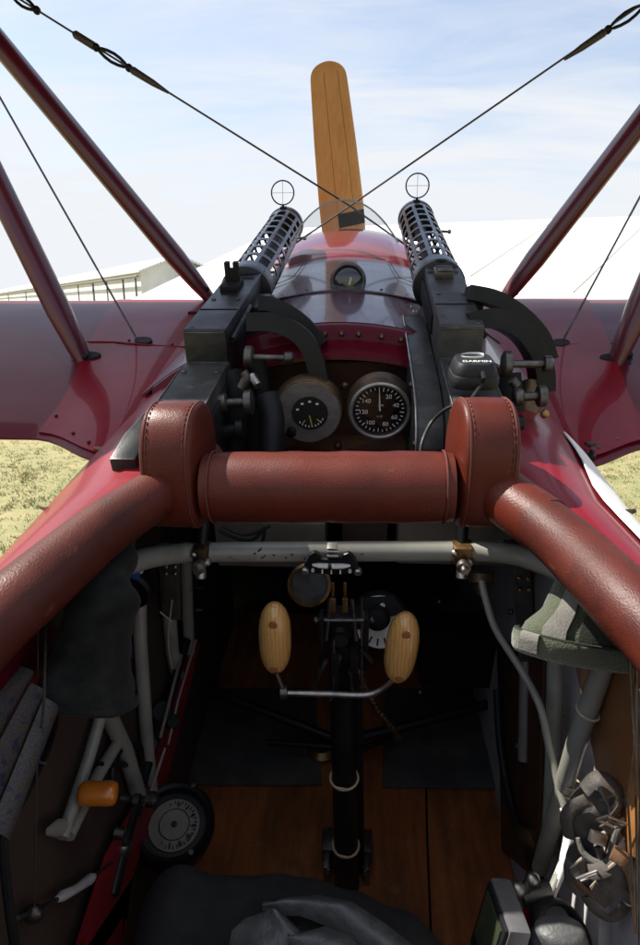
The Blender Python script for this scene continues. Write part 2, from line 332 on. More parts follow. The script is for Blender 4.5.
def lerp(a, b, t): return a + (b-a)*t
def interp(tab, y):
    for i in range(len(tab)-1):
        if tab[i][0] <= y <= tab[i+1][0]:
            t = (y-tab[i][0])/(tab[i+1][0]-tab[i][0]); return [lerp(p, q, t) for p, q in zip(tab[i][1:], tab[i+1][1:])]
    return list(tab[0][1:]) if y < tab[0][0] else list(tab[-1][1:])

# ================================================================== SETTING
GZ = -2.1
g = MB(); g.sheet([[(-1500, -1500, GZ), (1500, -1500, GZ)], [(-1500, 1500, GZ), (1500, 1500, GZ)]])
tag(g.build('grass_field', 'grass'), kind='structure')
b = MB()
for i in range(11500):
    y = -2 + 17*random.random(); x = random.uniform(-11, 11)
    if i < 5200:                                     # denser where the wing roots leave the turf open to view
        side = random.random() < .62; y = 3.2 + 10*random.random()**1.5
        x = (-random.uniform(.10, .64)*y - .3) if side else (random.uniform(.23, .57)*y + .2)
    if abs(x) < .4 and y < 2: continue
    dens = noise.noise(Vector((x*1.3, y*1.3, 0))); k_ = int(max(2, 8 + 9*dens)); hh = .02 + .03*max(0, dens) + random.uniform(0, .02)
    for k in range(k_):
        a = random.uniform(0, 6.28); p = Vector((x+random.gauss(0, .035), y+random.gauss(0, .035), GZ)); d = Vector((math.cos(a), math.sin(a), 0))*.005
        q = Vector((math.cos(a*3), math.sin(a*3), 0))*random.uniform(0, .05); h = hh*random.uniform(.5, 1.1)
        b.b.faces.new([b.b.verts.new(p-d), b.b.verts.new(p+d), b.b.verts.new(p+q+Vector((0, 0, h)))])
tag(b.build('mown_grass', 'blade', fix=False), kind='stuff')

# long hangar on the far left
n0 = Vector((-14, 42, 0)); n1 = Vector((-130, 214, 0)); ld = (n1-n0).normalized(); bd = Vector((-ld.y, ld.x, 0))*-1
if bd.y < 0: bd = -bd
EV = 2.0; HW = 5
hang = thing('hangar', (n0.x, n0.y, GZ), 'long white hangar with dark door gaps, far off on the left', 'hangar')
Ln = (n1-n0).length
def HP(a, d, z): return Vector((n0.x, n0.y, 0)) + ld*a + bd*d + Vector((0, 0, z))
b = MB(); b.prism([HP(0, 0, GZ), HP(0, HW, GZ), HP(0, HW, EV), HP(0, HW/2, EV+.95), HP(0, 0, EV)], ld*Ln); b.build('wall', 'hangar_wall', hang)
b = MB()
b.prism([HP(-.6, -.25, EV-.06), HP(-.6, HW/2, EV+1.0), HP(-.6, HW/2, EV+1.12), HP(-.6, -.25, EV+.06)], ld*(Ln+1.2))
b.prism([HP(-.6, HW+.25, EV-.06), HP(-.6, HW+.25, EV+.06), HP(-.6, HW/2+.02, EV+1.12), HP(-.6, HW/2+.02, EV+1.0)], ld*(Ln+1.2))
b.build('roof', 'hangar_roof', hang)
for a, wd in ((1.2, .18), (4.5, .28), (9.5, .16), (14.5, .5), (21, .2), (31, .4), (42, .3), (60, .5), (85, .6)):
    b = MB(); b.box(HP(a, -.03, (GZ+EV-.35)/2), (wd, .05, EV-.35-GZ), Matrix((ld, bd, (0, 0, 1))).transposed()); b.build('door_gap', 'gap', hang)
b = MB(); b.tube([HP(-.5, -.35, EV-.3), HP(Ln, -.35, EV-.3)], .07, 8); b.build('door_rail', 'tin', hang)
# large white marquee hangar in front
mq = thing('marquee', (-12, 34, GZ), 'huge white marquee with a sloping roof filling the view ahead and to the right', 'marquee')
A = Vector((-12.4, 35, .12)); B = Vector((60, 18, .12)); C = Vector((-6.9, 59, 6.35)); D = C + (B-A)
zdn = Vector((0, 0, GZ-.12))
b = MB(); b.sheet([[A.lerp(B, i/24).lerp(C.lerp(D, i/24), j/8) - Vector((0, 0, .12*math.sin(math.pi*(i % 3)/3)))*(1 if 0 < j < 8 else 0) for j in range(9)] for i in range(25)], .05)
E2 = C + (C-A); E2.z = A.z; G2 = E2 + (B-A)
b.sheet([[C, D], [E2, G2]], .05); b.build('roof', 'marquee', mq)
b = MB(); b.prism([A+Vector((.2, .3, -.08)), Vector((A.x+.2, A.y+.3, GZ)), Vector((E2.x, E2.y-.3, GZ)), E2+Vector((0, -.3, -.08)), C-Vector((0, 0, .2))], (B-A)*.985); b.build('wall', 'marquee', mq)
b = MB(); b.tube([A+Vector((0, -.05, 0)), B+Vector((0, -.05, 0))], .07, 8); b.build('eave_beam', 'tin', mq)
for (u0, v0, u1, v1, Y0, Y1) in ((471, 276, 552, 222, 29.5, 46), (574, 292, 662, 208, 25, 40)):
    b = MB(); b.tube([P(u0, v0, Y0), P(u1, v1, Y1)], .035, 6); b.build('guy_rope', 'rope', mq)

# ================================================================== AIRPLANE
plane = thing('triplane', (CX, 1.1, GZ), 'deep red triplane seen from its open cockpit, parked on dry grass', 'airplane')
def part(b, name, m, parent=None, label=None, **k):
    o = b.build(name, m, parent or plane, **k)
    if label: o['label'] = label
    return o
# ---- mid wing
TEY, LEY = .92, 1.72
def te(dx):
    a = abs(dx)
    if a > .47: return .92
    t = max(0, min(1, (.47-a)/.16)); return .92 - .10*t*t*(3-2*t)
def wing_pt(dx, c, top=True, off=0):
    y1 = te(dx); z1 = -.199 - (.92-y1)*.10
    y = lerp(LEY, y1, c); z = lerp(-.018, z1, c)
    tk = (.2969*math.sqrt(max(c, 0))-.126*c-.3516*c*c+.2843*c**3-.1036*c**4)
    z += (.56*tk if top else -.16*tk) + off
    return Vector((CX+dx, y, z))
cs = [0, .006, .02, .045, .08, .12, .17, .23, .3, .38, .46, .55, .64, .73, .82, .9, .96, 1]
def wing(sgn):
    xs = [.17, .2, .24, .28, .3, .32, .34, .36, .38, .4, .42, .44, .46, .48, .55, .65, .8, 1, 1.3, 1.7, 2.2, 2.8]
    b = MB()
    b.rings([[wing_pt(sgn*x, c) for c in cs] + [wing_pt(sgn*x, c, False) - Vector((0, 0, .003)) for c in cs[::-1][:-1]] for x in xs])
    wg = part(b, 'wing', 'dope')
    # sheet fairing over the wing root
    b = MB(); rows = []
    for i in range(19):
        c = .03 + .955*i/18; xo = lerp(.60, .465, min(1, c*1.15)) if c > .0 else .6
        rows.append([wing_pt(sgn*lerp(.225, xo, j/10), c, True, .0032) for j in range(11)])
    b.sheet(rows, .0022); part(b, 'root_fairing', 'dope_panel', wg)
    # seam strip with its screws where the hatch meets the fairing
    b = MB(); b.tube([wing_pt(sgn*x, .575, True, .004) for x in (.23, .3, .38, .46, .515)], .0014, 6); part(b, 'seam_strip', 'dope_panel', wg)
    for x in (.29, .33, .395, .43): 
        b = MB(); b.ball(wing_pt(sgn*x, .56, True, .005), (.003, .003, .002), n=8); part(b, 'screw', 'dark_steel', wg)
    for x, c in ((.455, .93), (.40, .965), (.36, .97)):
        b = MB(); b.ball(wing_pt(sgn*x, c, True, .005), (.0032, .0032, .002), n=8); part(b, 'screw', 'dark_steel', wg)
    for (u, v, Y, rx, nm) in (((144, 351, 1.25, .021, 'wire_port'), (86, 361, 1.19, .030, 'strut_port')) if sgn < 0 else ((560, 347, 1.25, .021, 'wire_port'), (616, 360, 1.19, .030, 'strut_port'))):
        q = P(u, v, Y); dx_ = q.x-CX; c = (LEY-Y)/(LEY-te(dx_)); b = MB()
        b.rings([[wing_pt(dx_+rx*k*math.cos(a), c+.020*k*math.sin(a), True, h) for a in [6.28318*i/24 for i in range(24)]] for k, h in ((1, .0040), (.95, .0072), (.2, .0070))]); part(b, nm, 'matte_black', wg)
    return wg
wing(-1); wing(1)
# ---- top wing, over the frame of the photo: it shades and mirrors in the wing below
b = MB(); b.rings([[Vector((x, lerp(1.82, .965, c), lerp(.94, .728, c) + (.08*.5*(.2969*math.sqrt(c)-.126*c-.3516*c*c+.2843*c**3-.1036*c**4)*20 if k else 0)))
                    for k, cc in ((1, cs), (0, cs[::-1][1:-1])) for c in cc] for x in (CX-3.2, CX-1, CX, CX+1, CX+3.2)])
part(b, 'wing', 'dope', label='top wing on the cabane struts')
# ---- cabane struts
def strut(p0, p1, r0, port):
    b = MB(); p1 = p0 + (p1-p0)*((.80+.23*(p1.y-1.2)-p0.z)/(p1.z-p0.z)); d = (p1-p0)      # up to the underside of the top wing
    b.tube([p0 - d*.02, p0 + d*.03, p0+d*.10, p0+d*.9, p1], [r0*.55, r0*.8, r0, r0, r0*.9], 20, flat=1.55, side=(1, 0, 0))
    o = part(b, 'cabane_strut', 'strut')
    b = MB(); b.tube([p0 - d*.03, p0+d*.018], r0*.62, 12); b.ball(p0 + d*.012 + Vector((.012, -.012, .0)), .008, n=8); part(b, 'end_fitting', 'black', o)
strut(P(206, 294, 1.60), P(-70, -40, 1.52), .0235, 0); strut(P(84, 362, 1.19), P(-62, 64, 1.22), .0215, 0)
strut(P(506, 297, 1.60), P(720, 18, 1.52), .0235, 0); strut(P(617, 360, 1.19), P(715, 130, 1.22), .0215, 0)
# ---- rigging wires
def wire(pts, r=.0017, name='rigging_wire', m='wire'):
    b = MB(); b.tube(pts, r, 8); return part(b, name, m)
def lerp_px(a, c, t, Y): return P(lerp(a[0], c[0], t), lerp(a[1], c[1], t), Y)
wl = wire([P(-40, -38, 1.56), P(350, 206, 1.66), P(430, 262, 1.68)], .0023)
wr = wire([P(700, -36, 1.56), P(350, 206, 1.67), P(268, 262, 1.69)], .0023)
def turnbuckle(o, a, c, ts, Y):
    p = [lerp_px(a, c, t, Y) for t in ts]
    b = MB(); b.tube([p[0], p[0].lerp(p[1], .1), p[0].lerp(p[1], .9), p[1]], [.004, .0085, .0085, .004], 10); part(b, 'serving', 'wire', o); b = MB(); b.tube([p[3], p[3].lerp(p[4], .1), p[3].lerp(p[4], .6), p[4]], [.004, .0085, .007, .003], 10)
    part(b, 'serving', 'wire', o)
    d = (p[3]-p[1]); n_ = d.normalized().cross(Vector((0, 1, 0)))
    b = MB(); b.tube([p[1]+d*t + n_*.009*s_*math.sin(math.pi*t) for s_, tt in ((1, (0, .15, .3, .5, .7, .85, 1)), (-1, (.85, .7, .5, .3, .15))) for t in tt], .0035, 8, closed=True); b.ball(p[1], .009, n=10); b.ball(p[3], .009, n=10)
    part(b, 'turnbuckle', 'black', o)
turnbuckle(wl, (20, 0), (350, 206), (.16, .23, .26, .33, .45), 1.58)
turnbuckle(wl, (20, 0), (350, 206), (-.12, -.03, -.02, .05, .06), 1.58)
turnbuckle(wr, (640, 8), (350, 206), (-.14, -.02, .03, .11, .26), 1.58)
wire([P(-30, 45, 1.3), P(143, 350, 1.27)], .0021, m='dark_steel'); wire([P(660, 160, 1.3), P(559, 348, 1.27)], .0021, m='dark_steel')
# ---- propeller
AX = Vector((0, math.cos(TILT), math.sin(TILT)))
HUB = Vector((CX+.022, 2.40, -.14))
def blade(tip, flip):
    b = MB(); d = tip-HUB; L = d.length; e = d.normalized(); cross = AX.cross(e).normalized()
    rings = []
    tab = ((0, .05, .055, 55), (.15, .065, .05, 50), (.35, .084, .034, 30), (.55, .079, .024, 22), (.75, .070, .017, 18), (.9, .061, .012, 16), (1.0, .055, .009, 16))
    ts = [.0, .08, .15, .25, .35, .45, .55, .65, .75, .82, .88, .92, .945, .96, .97, .978, .985, .991, .996, .999, 1.0]
    for t in ts:
        wd, th, tw = interp(tab, t)
        if t > .945: q_ = (1-min(1, ((t-.945)/.055))**2.6)**.5; wd *= max(q_, .06); th *= max(q_, .1)
        c = HUB + d*t; a = R(tw)*flip; x = cross*math.cos(a) + AX*math.sin(a); y = -cross*math.sin(a)+AX*math.cos(a)
        rings.append([c + x*wd*math.cos(6.28318*k/24) + y*th*math.sin(6.28318*k/24)*(1 if k <= 12 else .45) for k in range(24)])
    b.rings(rings); return b, rings
pr, rg = blade(P(327, 61, 2.17), 1)
pb2, _ = blade(HUB*2 - P(327, 61, 2.17), 1)
prop = part(pr, 'propeller', 'prop')
pb2.build('blade', 'prop', prop)
b = MB(); b.lathe(HUB - AX*.09, AX, [(.055, 0), (.075, .02), (.075, .16), (.05, .18)], 28); b.build('hub', 'dark_steel', prop)
for k in (17, 20):
    b = MB(); b.tube([rg[i][k] for i in range(4, 15)], .0006, 6, smooth=2); b.build('laminate_line', 'prop_line', prop)
i0, i1 = 3, 4
b = MB(); b.rings([[lerp(rg[5][k % 24], rg[6][k % 24], t) + (-AX)*.0016 for k in range(17, 25)] for t in (.12, .62)], cyc=False); b.build('tip_band', 'matte_black', prop, fix=False)
# ---- engine cowl and front deck
CA = Vector((0, math.cos(R(14)), math.sin(R(14)))); CC = Vector((CX, 1.76, -.312))
b = MB(); b.lathe(CC, CA, [(.440, -.02), (.452, .0), (.462, .08), (.468, .2), (.462, .30), (.44, .37), (.40, .42), (.36, .435), (.34, .42)], 96, caps=False)
part(b, 'engine_cowl', 'cowl')
b = MB(); b.lathe(CC+CA*.30, CA, [(.42, 0), (.1, .01), (.1, .1), (.05, .12)], 24); part(b, 'engine', 'dark_steel')
def deck_z(y, dx): return -.027 + .2175*(y-1.0) - dx*dx/(2*.47) - .09*max(0, abs(dx)-.26)
def DK(dx, y, off=0): return Vector((CX+dx, y, deck_z(y, dx)+off))
b = MB(); b.sheet([[DK(-.34+.68*j/40, 1.0+.77*i/14) for j in range(41)] for i in range(15)], .004); deck = part(b, 'front_deck', 'deck')
b = MB(); b.tube([DK(-.34+.68*j/30, 1.765, .004) for j in range(31)], .008, 8); part(b, 'cowl_joint_strip', 'dark_steel', deck)
b = MB(); b.sheet([[DK(-.33+.66*j/30, y, .0035) for j in range(31)] for y in (1.225, 1.235)], .002); part(b, 'panel_seam', 'deck', deck)
b = MB(); b.sheet([[DK(-.33+.66*j/30, y, .0035) for j in range(31)] for y in (1.228, 1.2305)], .0035); part(b, 'seam_gap', 'matte_black', deck)
for sx_ in (-1, 1):
    b = MB(); 
    b.tube([DK(sx_*.10, 1.70, .0043), DK(sx_*.105, 1.56, .0043), DK(sx_*.115, 1.42, .0043), DK(sx_*.16, 1.395, .0043), DK(sx_*.21, 1.375, .0043), DK(sx_*.27, 1.36, .0043)], .0009, 6); part(b, 'panel_line', 'matte_black', deck)
for k in range(12):
    dx = -.26+.52*k/11
    b = MB(); b.ball(DK(dx, 1.245, .0045), (.0035, .0035, .002), n=8); part(b, 'rivet', 'dark_steel', deck)
b = MB()
lip = []
for j in range(41):
    dx = -.30+.60*j/40; z = deck_z(1.0, dx)
    lip.append([Vector((CX+dx, 1.0, z-.001)), Vector((CX+dx, .992, z-.004)), Vector((CX+dx, .988, z-.012)), Vector((CX+dx, .986, z-.026)), Vector((CX+dx, .978, z-.032)), Vector((CX+dx, .955, z-.042)), Vector((CX+dx, .945, z-.047)), Vector((CX+dx, .945, z-.053)), Vector((CX+dx, .97, z-.056)), Vector((CX+dx, 1.0, z-.05))])
b.rings(lip, cyc=False); lipo = part(b, 'cockpit_lip', 'dope', label='rolled red lip above the dials')
for u in (311, 325, 341.7, 358.7, 381.7, 401):
    p = P(u, 333, .985); p.z = deck_z(1.0, p.x-CX)-.017
    b = MB(); b.lathe(p, (0, -1, .1), [(.004, -.002), (.004, .004), (.0025, .006)], 10); part(b, 'bolt', 'bronze', lipo)
# fuel gauge on the deck
gp = P(348, 296, 1.24); gp.z = deck_z(1.24, gp.x-CX)
b = MB(); n_ = 20
prof = [(Vector((math.cos(a)*.034, 0, math.sin(a)*.034+.004))) for a in [math.pi*(-.12+1.24*k/n_) for k in range(n_+1)]]
b.rings([[gp + Vector((p.x*s_, y, (p.z)*s_ + .012)) for p in prof] for s_, y in ((1, 0), (1, .02), (.85, .06), (.5, .1), (.15, .125))], cyc=True)
fg = part(b, 'fuel_gauge', 'deck')
b = MB(); b.ball(gp+Vector((0, .002, .016)), (.029, .010, .029), n=24); part(b, 'glass_face', 'dial_glass', fg)
b = MB(); b.ring(gp+Vector((0, -.001, .016)), (0, -1, -.12), .030, .0035); part(b, 'bezel', 'dark_steel', fg)
b = MB(); b.box(gp+Vector((.004, -.0075, .016)), (.004, .002, .014), Matrix.Rotation(R(14), 3, 'Y')); part(b, 'needle', 'alu', fg)  # small grey bar drawn as the highlight on the dark glass
# windscreen
b = MB(); rows = []
for i in range(15):
    t = i/14; row = []
    for j in range(25):
        s_ = -1+2*j/24
        ub, vb = 345+70*s_, 292+6*s_*s_
        ut = 344+54*s_; vt = 200+42*abs(s_)**2.2
        Y = 1.22 + .22*t - .10*s_*s_
        row.append(P(lerp(ub, ut, t), lerp(vb, vt, t), Y))
    rows.append(row)
b.sheet(rows, .0016); part(b, 'windscreen', 'glass')
wsedge = rows[-1]
b = MB(); b.tube(wsedge, .0019, 6); part(b, 'windscreen_edge', 'edge_acrylic')

# ---- fuselage sides
RIM = ((-.45, .10, -.445), (-.40, .20, -.435), (-.30, .262, -.41), (-.1, .285, -.365), (.1, .283, -.322), (.25, .275, -.285), (.40, .258, -.247), (.46, .240, -.230), (.55, .214, -.210), (.62, .180, -.192), (.66, .165, -.180))
SHO = ((-.8, .26, -.58), (-.45, .285, -.485), (0, .30, -.372), (.3, .312, -.302), (.5, .318, -.252), (.65, .322, -.228), (.85, .335, -.202), (1.0, .34, -.18), (1.75, .36, -.10))
b_ = []
for sgn in (-1, 1):
    b = MB(); rows = []
    for i in range(33):
        y = -.8 + 2.55*i/32
        if y < -.45: ri = [lerp(.02, .10, (y+.8)/.35), -.475-.12*(-.45-y)/.35+.03]
        elif y > .66: ri = interp(((.66, .165, -.18), (.75, .20, -.150), (.9, .22, -.135), (1.05, .23, -.115), (1.3, .30, -.14), (1.75, .335, -.09)), y)
        else: ri = interp(RIM, y)
        so = interp(SHO, y)
        row = []
        for k in range(7):
            t = k/6; bul = .020*math.sin(math.pi*t)
            row.append(Vector((CX+sgn*lerp(ri[0], so[0], t), y, lerp(ri[1], so[1], t)+bul)))
        a = so[0]
        row += [Vector((CX+sgn*(a+.004), y, so[1]-.01)), Vector((CX+sgn*(a+.005), y, so[1]-.03)), Vector((CX+sgn*(a-.002), y, so[1]-.3)), Vector((CX+sgn*(a-.01), y, -1.12+.16*y))]
        rows.append(row)
    b.sheet(rows, -.003*sgn); side = part(b, 'fuselage_side', 'dope_bright')
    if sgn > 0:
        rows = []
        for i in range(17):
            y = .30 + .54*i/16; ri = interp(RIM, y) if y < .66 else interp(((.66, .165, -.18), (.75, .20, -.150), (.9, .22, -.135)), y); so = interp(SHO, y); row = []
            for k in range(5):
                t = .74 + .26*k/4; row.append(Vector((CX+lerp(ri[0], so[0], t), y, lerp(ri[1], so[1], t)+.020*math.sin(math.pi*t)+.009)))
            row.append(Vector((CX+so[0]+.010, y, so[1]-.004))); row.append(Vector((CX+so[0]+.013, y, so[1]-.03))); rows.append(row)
        b = MB(); b.sheet(rows, .0015); o = part(b, 'sky_sheen_strip', 'fabric_white', side); o['label'] = 'pale strip painted as sky sheen along the right upper edge'  # white strip laid on to paint the sky's reflection on the shoulder
    # screwed turn fasteners on the upper edge
    for (u, v, Y, m_) in (((100, 456, .84, 'bronze'), (47, 517, .66, 'bronze')) if sgn < 0 else ((590, 452, .85, 'black'), (628, 521, .66, 'bronze'))):
        p = P(u, v, Y); s_ = S(u, v, Y)
        b = MB(); b.lathe(p-Vector((0, 0, .008)), (.25*sgn, -.3, 1), [(.0075, 0), (.0075, .006), (.003, .007), (.003, .012)], 12)
        b.tube([p+Vector((-.009*sgn, -.006, .013)), p+Vector((-.002*sgn, -.001, .010)), p+Vector((.008*sgn, .005, .010))], [.0022, .0036, .0026], 8)
        part(b, 'turn_fastener', m_, side)
# belly, tail bulkhead, floor
b = MB(); b.sheet([[(CX-.33, -.8, -1.13-.128), (CX+.33, -.8, -1.13-.128)], [(CX-.33, 1.75, -1.13+.28), (CX+.33, 1.75, -1.13+.28)]], .004); part(b, 'belly', 'dope_bright')
b = MB(); b.sheet([[(CX-.30, -.55, FL(0, -.55)), (CX+.30, -.55, FL(0, -.55))], [(CX-.30, 1.55, FL(0, 1.55)), (CX+.30, 1.55, FL(0, 1.55))]], .006); floor = part(b, 'floor_board', 'floor')
b = MB(); b.box((CX, 1.56, -.5), (.70, .01, 1.0), RX); part(b, 'firewall', 'matte_black')
b = MB(); b.box((CX, -.55, -.85), (.58, .01, .8), RX); part(b, 'rear_bulkhead', 'inner')
# inner walls
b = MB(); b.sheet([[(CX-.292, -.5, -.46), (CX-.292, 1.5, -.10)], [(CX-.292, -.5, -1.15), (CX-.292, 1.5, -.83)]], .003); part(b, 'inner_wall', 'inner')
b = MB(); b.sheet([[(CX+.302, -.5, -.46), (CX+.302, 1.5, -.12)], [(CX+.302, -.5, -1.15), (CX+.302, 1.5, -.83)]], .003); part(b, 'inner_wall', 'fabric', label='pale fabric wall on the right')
WR = CX+.292
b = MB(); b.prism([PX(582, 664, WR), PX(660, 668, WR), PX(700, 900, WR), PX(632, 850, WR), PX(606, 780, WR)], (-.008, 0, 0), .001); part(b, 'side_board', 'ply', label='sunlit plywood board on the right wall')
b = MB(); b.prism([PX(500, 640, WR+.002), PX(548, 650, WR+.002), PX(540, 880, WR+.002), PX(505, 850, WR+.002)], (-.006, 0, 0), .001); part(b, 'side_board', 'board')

# ---- leather cockpit rim
for sgn in (-1, 1):
    pts = [Vector((CX+sgn*r_[1], r_[0], r_[2]+.002)) for r_ in RIM]
    pts = [Vector((CX, -.47, -.45))] + pts + [Vector((CX+sgn*.14, .70, -.172))]
    b = MB(); b.tube(pts, [.028]*5 + [.0285]*4 + [  .0270, .0255, .0235, .021], 24, smooth=6); rim = part(b, 'leather_rim', 'leather_rim')
# collar of leather round the rim's upper right end
b = MB(); b.tube([Vector((CX+.205, .575, -.203)), Vector((CX+.178, .622, -.190)), Vector((CX+.160, .665, -.178))], [.0278, .0285, .027], 24, smooth=5); part(b, 'rim_collar', 'leather', label='leather collar at the upper end of the right rim')

# ---- crash pad roll and gun butt pads
r0, r1 = P(206, 487, .635), P(452, 487, .635)
b = MB(); n_ = 14
b.tube([r0.lerp(r1, k/n_) for k in range(n_+1)], [.0355, .0372, .0375] + [.0375-.0006*math.sin(k*2.1) for k in range(n_-5)] + [.0375, .0372, .0355], 40)
roll = part(b, 'crash_pad', 'leather')
for t in (.035, .965):
    c = r0.lerp(r1, t); b = MB(); b.ring(c, r1-r0, .0378, .0011, 48, 6); part(b, 'seam', 'thread', roll)
def stitches(b, pts, off, L=.003, r=.00055, step=.0055):
    acc = 0
    for i in range(len(pts)-1):
        a, c = pts[i], pts[i+1]; d = (c-a).length; k = max(1, int(d/step))
        for j in range(k):
            p = a.lerp(c, (j+.2)/k); q = a.lerp(c, (j+.75)/k); b.tube([p+off, q+off], r, 5)
def pad(cx, cy, cz, yaw, w_=.058):
    rot = Matrix.Rotation(yaw, 3, 'Z') @ Matrix.Rotation(R(4), 3, 'X')
    H, D = .0665, .050
    prof = []
    N = 48
    for k in range(N):
        a = 2*math.pi*k/N; ca, sa = math.cos(a), math.sin(a)
        e = .86 if sa > 0 else .60
        prof.append((D*math.copysign(abs(ca)**e, ca)*(1.0 if sa > 0 else lerp(1, .93, -sa)), H*math.copysign(abs(sa)**e, sa)))
    o = Vector((cx, cy, cz)); rings = []
    for x, s_ in ((-.5, .0), (-.5, .55), (-.5, .80), (-.485, .93), (-.455, .985), (-.42, 1.0), (-.2, 1.012), (0, 1.016), (.2, 1.012), (.42, 1.0), (.455, .985), (.485, .93), (.5, .80), (.5, .55), (.5, 0)):
        bulge = (1-abs(s_))*.012*(1 if x > 0 else -1) if s_ < .93 else 0
        rings.append([o + rot @ Vector((x*w_+bulge*.5, p[0]*max(s_, .01), p[1]*max(s_, .01))) for p in prof])
    b = MB(); b.rings(rings); pd = part(b, 'butt_pad', 'leather', ang=70)
    for x in (-.40, .40):
        b = MB(); path = [o + rot @ Vector((x*w_, p[0]*1.004, p[1]*1.004)) for p in prof]
        b.tube(path, .0010, 6, closed=True); part(b, 'piping', 'thread', pd)
        b = MB(); path = [o + rot @ Vector((x*w_*.88, p[0]*1.014, p[1]*1.012)) for p in prof[22:] + prof[:2]]
        path = [o + rot @ Vector((x*w_*.86, p[0]*1.017, p[1]*1.014)) for p in (prof[N//4:] + prof[:1])]
        stitches(b, path, Vector((0, 0, 0))); part(b, 'stitching', 'thread', pd)
    return pd
PL = P(181, 463, .655); PR = P(480, 461, .655)
pad(PL.x, PL.y, PL.z, R(-4), .056); pad(PR.x, PR.y, PR.z, R(4), .056)

# ---- machine guns
GT = R(17.5)
def make_gun(gx, gz, left):
    GR = Matrix.Rotation(R(-1.5 if left else -.2), 3, 'Z') @ Matrix.Rotation(R(17.5 if left else 17.9), 3, 'X')
    O = Vector((gx, .86, gz))
    def G(x, y, z): return O + GR @ Vector((x, y, z))
    m_ = 'gun_worn'
    b = MB()
    # front cover block, step and lower rear plate
    b.prism([G(-.0315, 0, 0), G(-.0315, .004, .0015), G(-.029, .17, 0), G(-.027, .325, 0), G(-.027, .325, -.13), G(-.0315, -.005, -.15), G(-.0315, -.004, -.045)],
            GR @ Vector((.0585, 0, 0)), .002)
    gun = part(b, 'machine_gun', m_ if not left else 'gun')
    b = MB(); b.prism([G(-.0305, -.003, -.043), G(-.0305, -.003, -.13), G(-.0305, -.21, -.15), G(-.0305, -.215, -.075), G(-.0305, -.18, -.036), G(-.0305, -.03, -.038)], GR @ Vector((.061, 0, 0)), .0035)
    part(b, 'receiver', m_, gun)
    for x_, y_, z_ in ((-.022, .012, .001), (.020, .012, .001), (-.020, .14, .001), (.018, .14, .001), (-.018, .30, .001), (.016, .30, .001), (-.022, -.05, -.037), (.022, -.05, -.037), (-.022, -.17, -.0365), (.022, -.17, -.0365)):
        b = MB(); b.lathe(G(x_, y_, z_-.001), GR @ Vector((0, -.1 if z_ > -.01 else 0, 1)), [(.0038, 0), (.0038, .0016), (.0026, .0024)], 12); part(b, 'screw', 'dark_steel', gun)
    for pts_ in ([G(-.0305, -.0045, -.0005), G(.026, -.0045, -.0005)], [G(-.0305, -.0050, -.0425), G(.029, -.0050, -.0425)], [G(.0295, -.18, -.0365), G(.0295, -.03, -.0385)], [G(-.0298, -.18, -.0365), G(-.0298, -.03, -.0385)]):
        b = MB(); b.tube([pts_[0], pts_[0].lerp(pts_[1], .3), pts_[0].lerp(pts_[1], .7), pts_[1]], [.0004, .0013, .0011, .0004], 6); part(b, 'worn_edge', 'dark_steel', gun)
    b = MB(); b.box(G(0, .09, .0012), (.058, .0016, .001), GR); b.box(G(0, .255, .0012), (.050, .0016, .001), GR); part(b, 'cover_joint', 'matte_black', gun) if False else b.b.free()
    for y_ in (.09, .255):
        b = MB(); b.box(G(-.001, y_, .0012), (.056 if y_ < .1 else .051, .0018, .0012), GR); part(b, 'cover_joint', 'matte_black', gun)
    b = MB(); b.tube([G(.0305, .02, -.02), G(.0305, .16, -.018)], .005, 10); part(b, 'cover_hinge', 'gun', gun)
    b = MB(); b.prism([G(.0305, -.20, -.06), G(.0305, -.02, -.055), G(.0305, -.02, -.10), G(.0305, -.20, -.12)], GR @ Vector((.004, 0, 0)), .001); part(b, 'side_plate', 'gun', gun)
    # side box
    wd = .022 if left else .034
    if left: b = MB(); b.prism([G(-.0305, .03, -.050), G(-.035, -.05, -.050), G(-.058, -.185, -.054), G(-.060, -.235, -.060), G(-.0305, -.235, -.060)], GR @ Vector((0, 0, -.10)), .003)
    else:
        b = MB(); pr_ = [(.20, -.055), (.02, -.056), (-.06, -.060), (-.10, -.068), (-.125, -.083), (-.14, -.105), (-.145, -.135), (-.145, -.20), (.20, -.20)]
        b.prism([G(-.031-wd, y, z) for y, z in pr_], GR @ Vector((wd-.001, 0, 0)), .002)
    part(b, 'side_box', 'gun' if left else m_, gun)
    for y, z in ((-.12, -.11), (-.02, -.075)) if not left else ((-.19, -.05),):
        b = MB(); b.ball(G(-.031-wd if not left else 0, y, z if not left else -.035), (.005, .005, .005), n=10); part(b, 'rivet', 'dark_steel', gun)
    if not left:
        b = MB(); b.tube([G(-.066, y, z+.001) for y, z in pr_[:8]], .0016, 6); part(b, 'worn_edge', 'steel', gun)
    # perforated cooling jacket
    b = MB(); r = .0425; y0, y1 = .30, .86; NA, NR = 10, 8; zc = -.034
    def J(a, y, rr=r): return G(rr*math.cos(a), y, zc + rr*math.sin(a))
    quads = []; vc = {}
    AS = []  # angular sample positions: web edges and in-between
    for k in range(NA):
        a = 2*math.pi*k/NA
        AS += [(a-.085, 1), (a+.085, 0), (a+.21, 0), (a+.314, 0), (a+.418, 0)]
    YS = [(y0, 1), (y0+.045, 0)]
    pitch = (y1-.03-y0-.045)/NR
    for k in range(NR):
        s0 = y0+.045+k*pitch
        YS += [(s0+.006, 0), (s0+pitch-.018, 0), (s0+pitch-.012, 1)] if False else []
    ys = [y0, y0+.045]
    flags = [1]
    for k in range(NR):
        s0 = y0+.045+k*pitch
        ys += [s0+pitch-.016, s0+pitch]; flags += [0, 1]
    ys[-1] = y1; 
    n_ = len(AS)
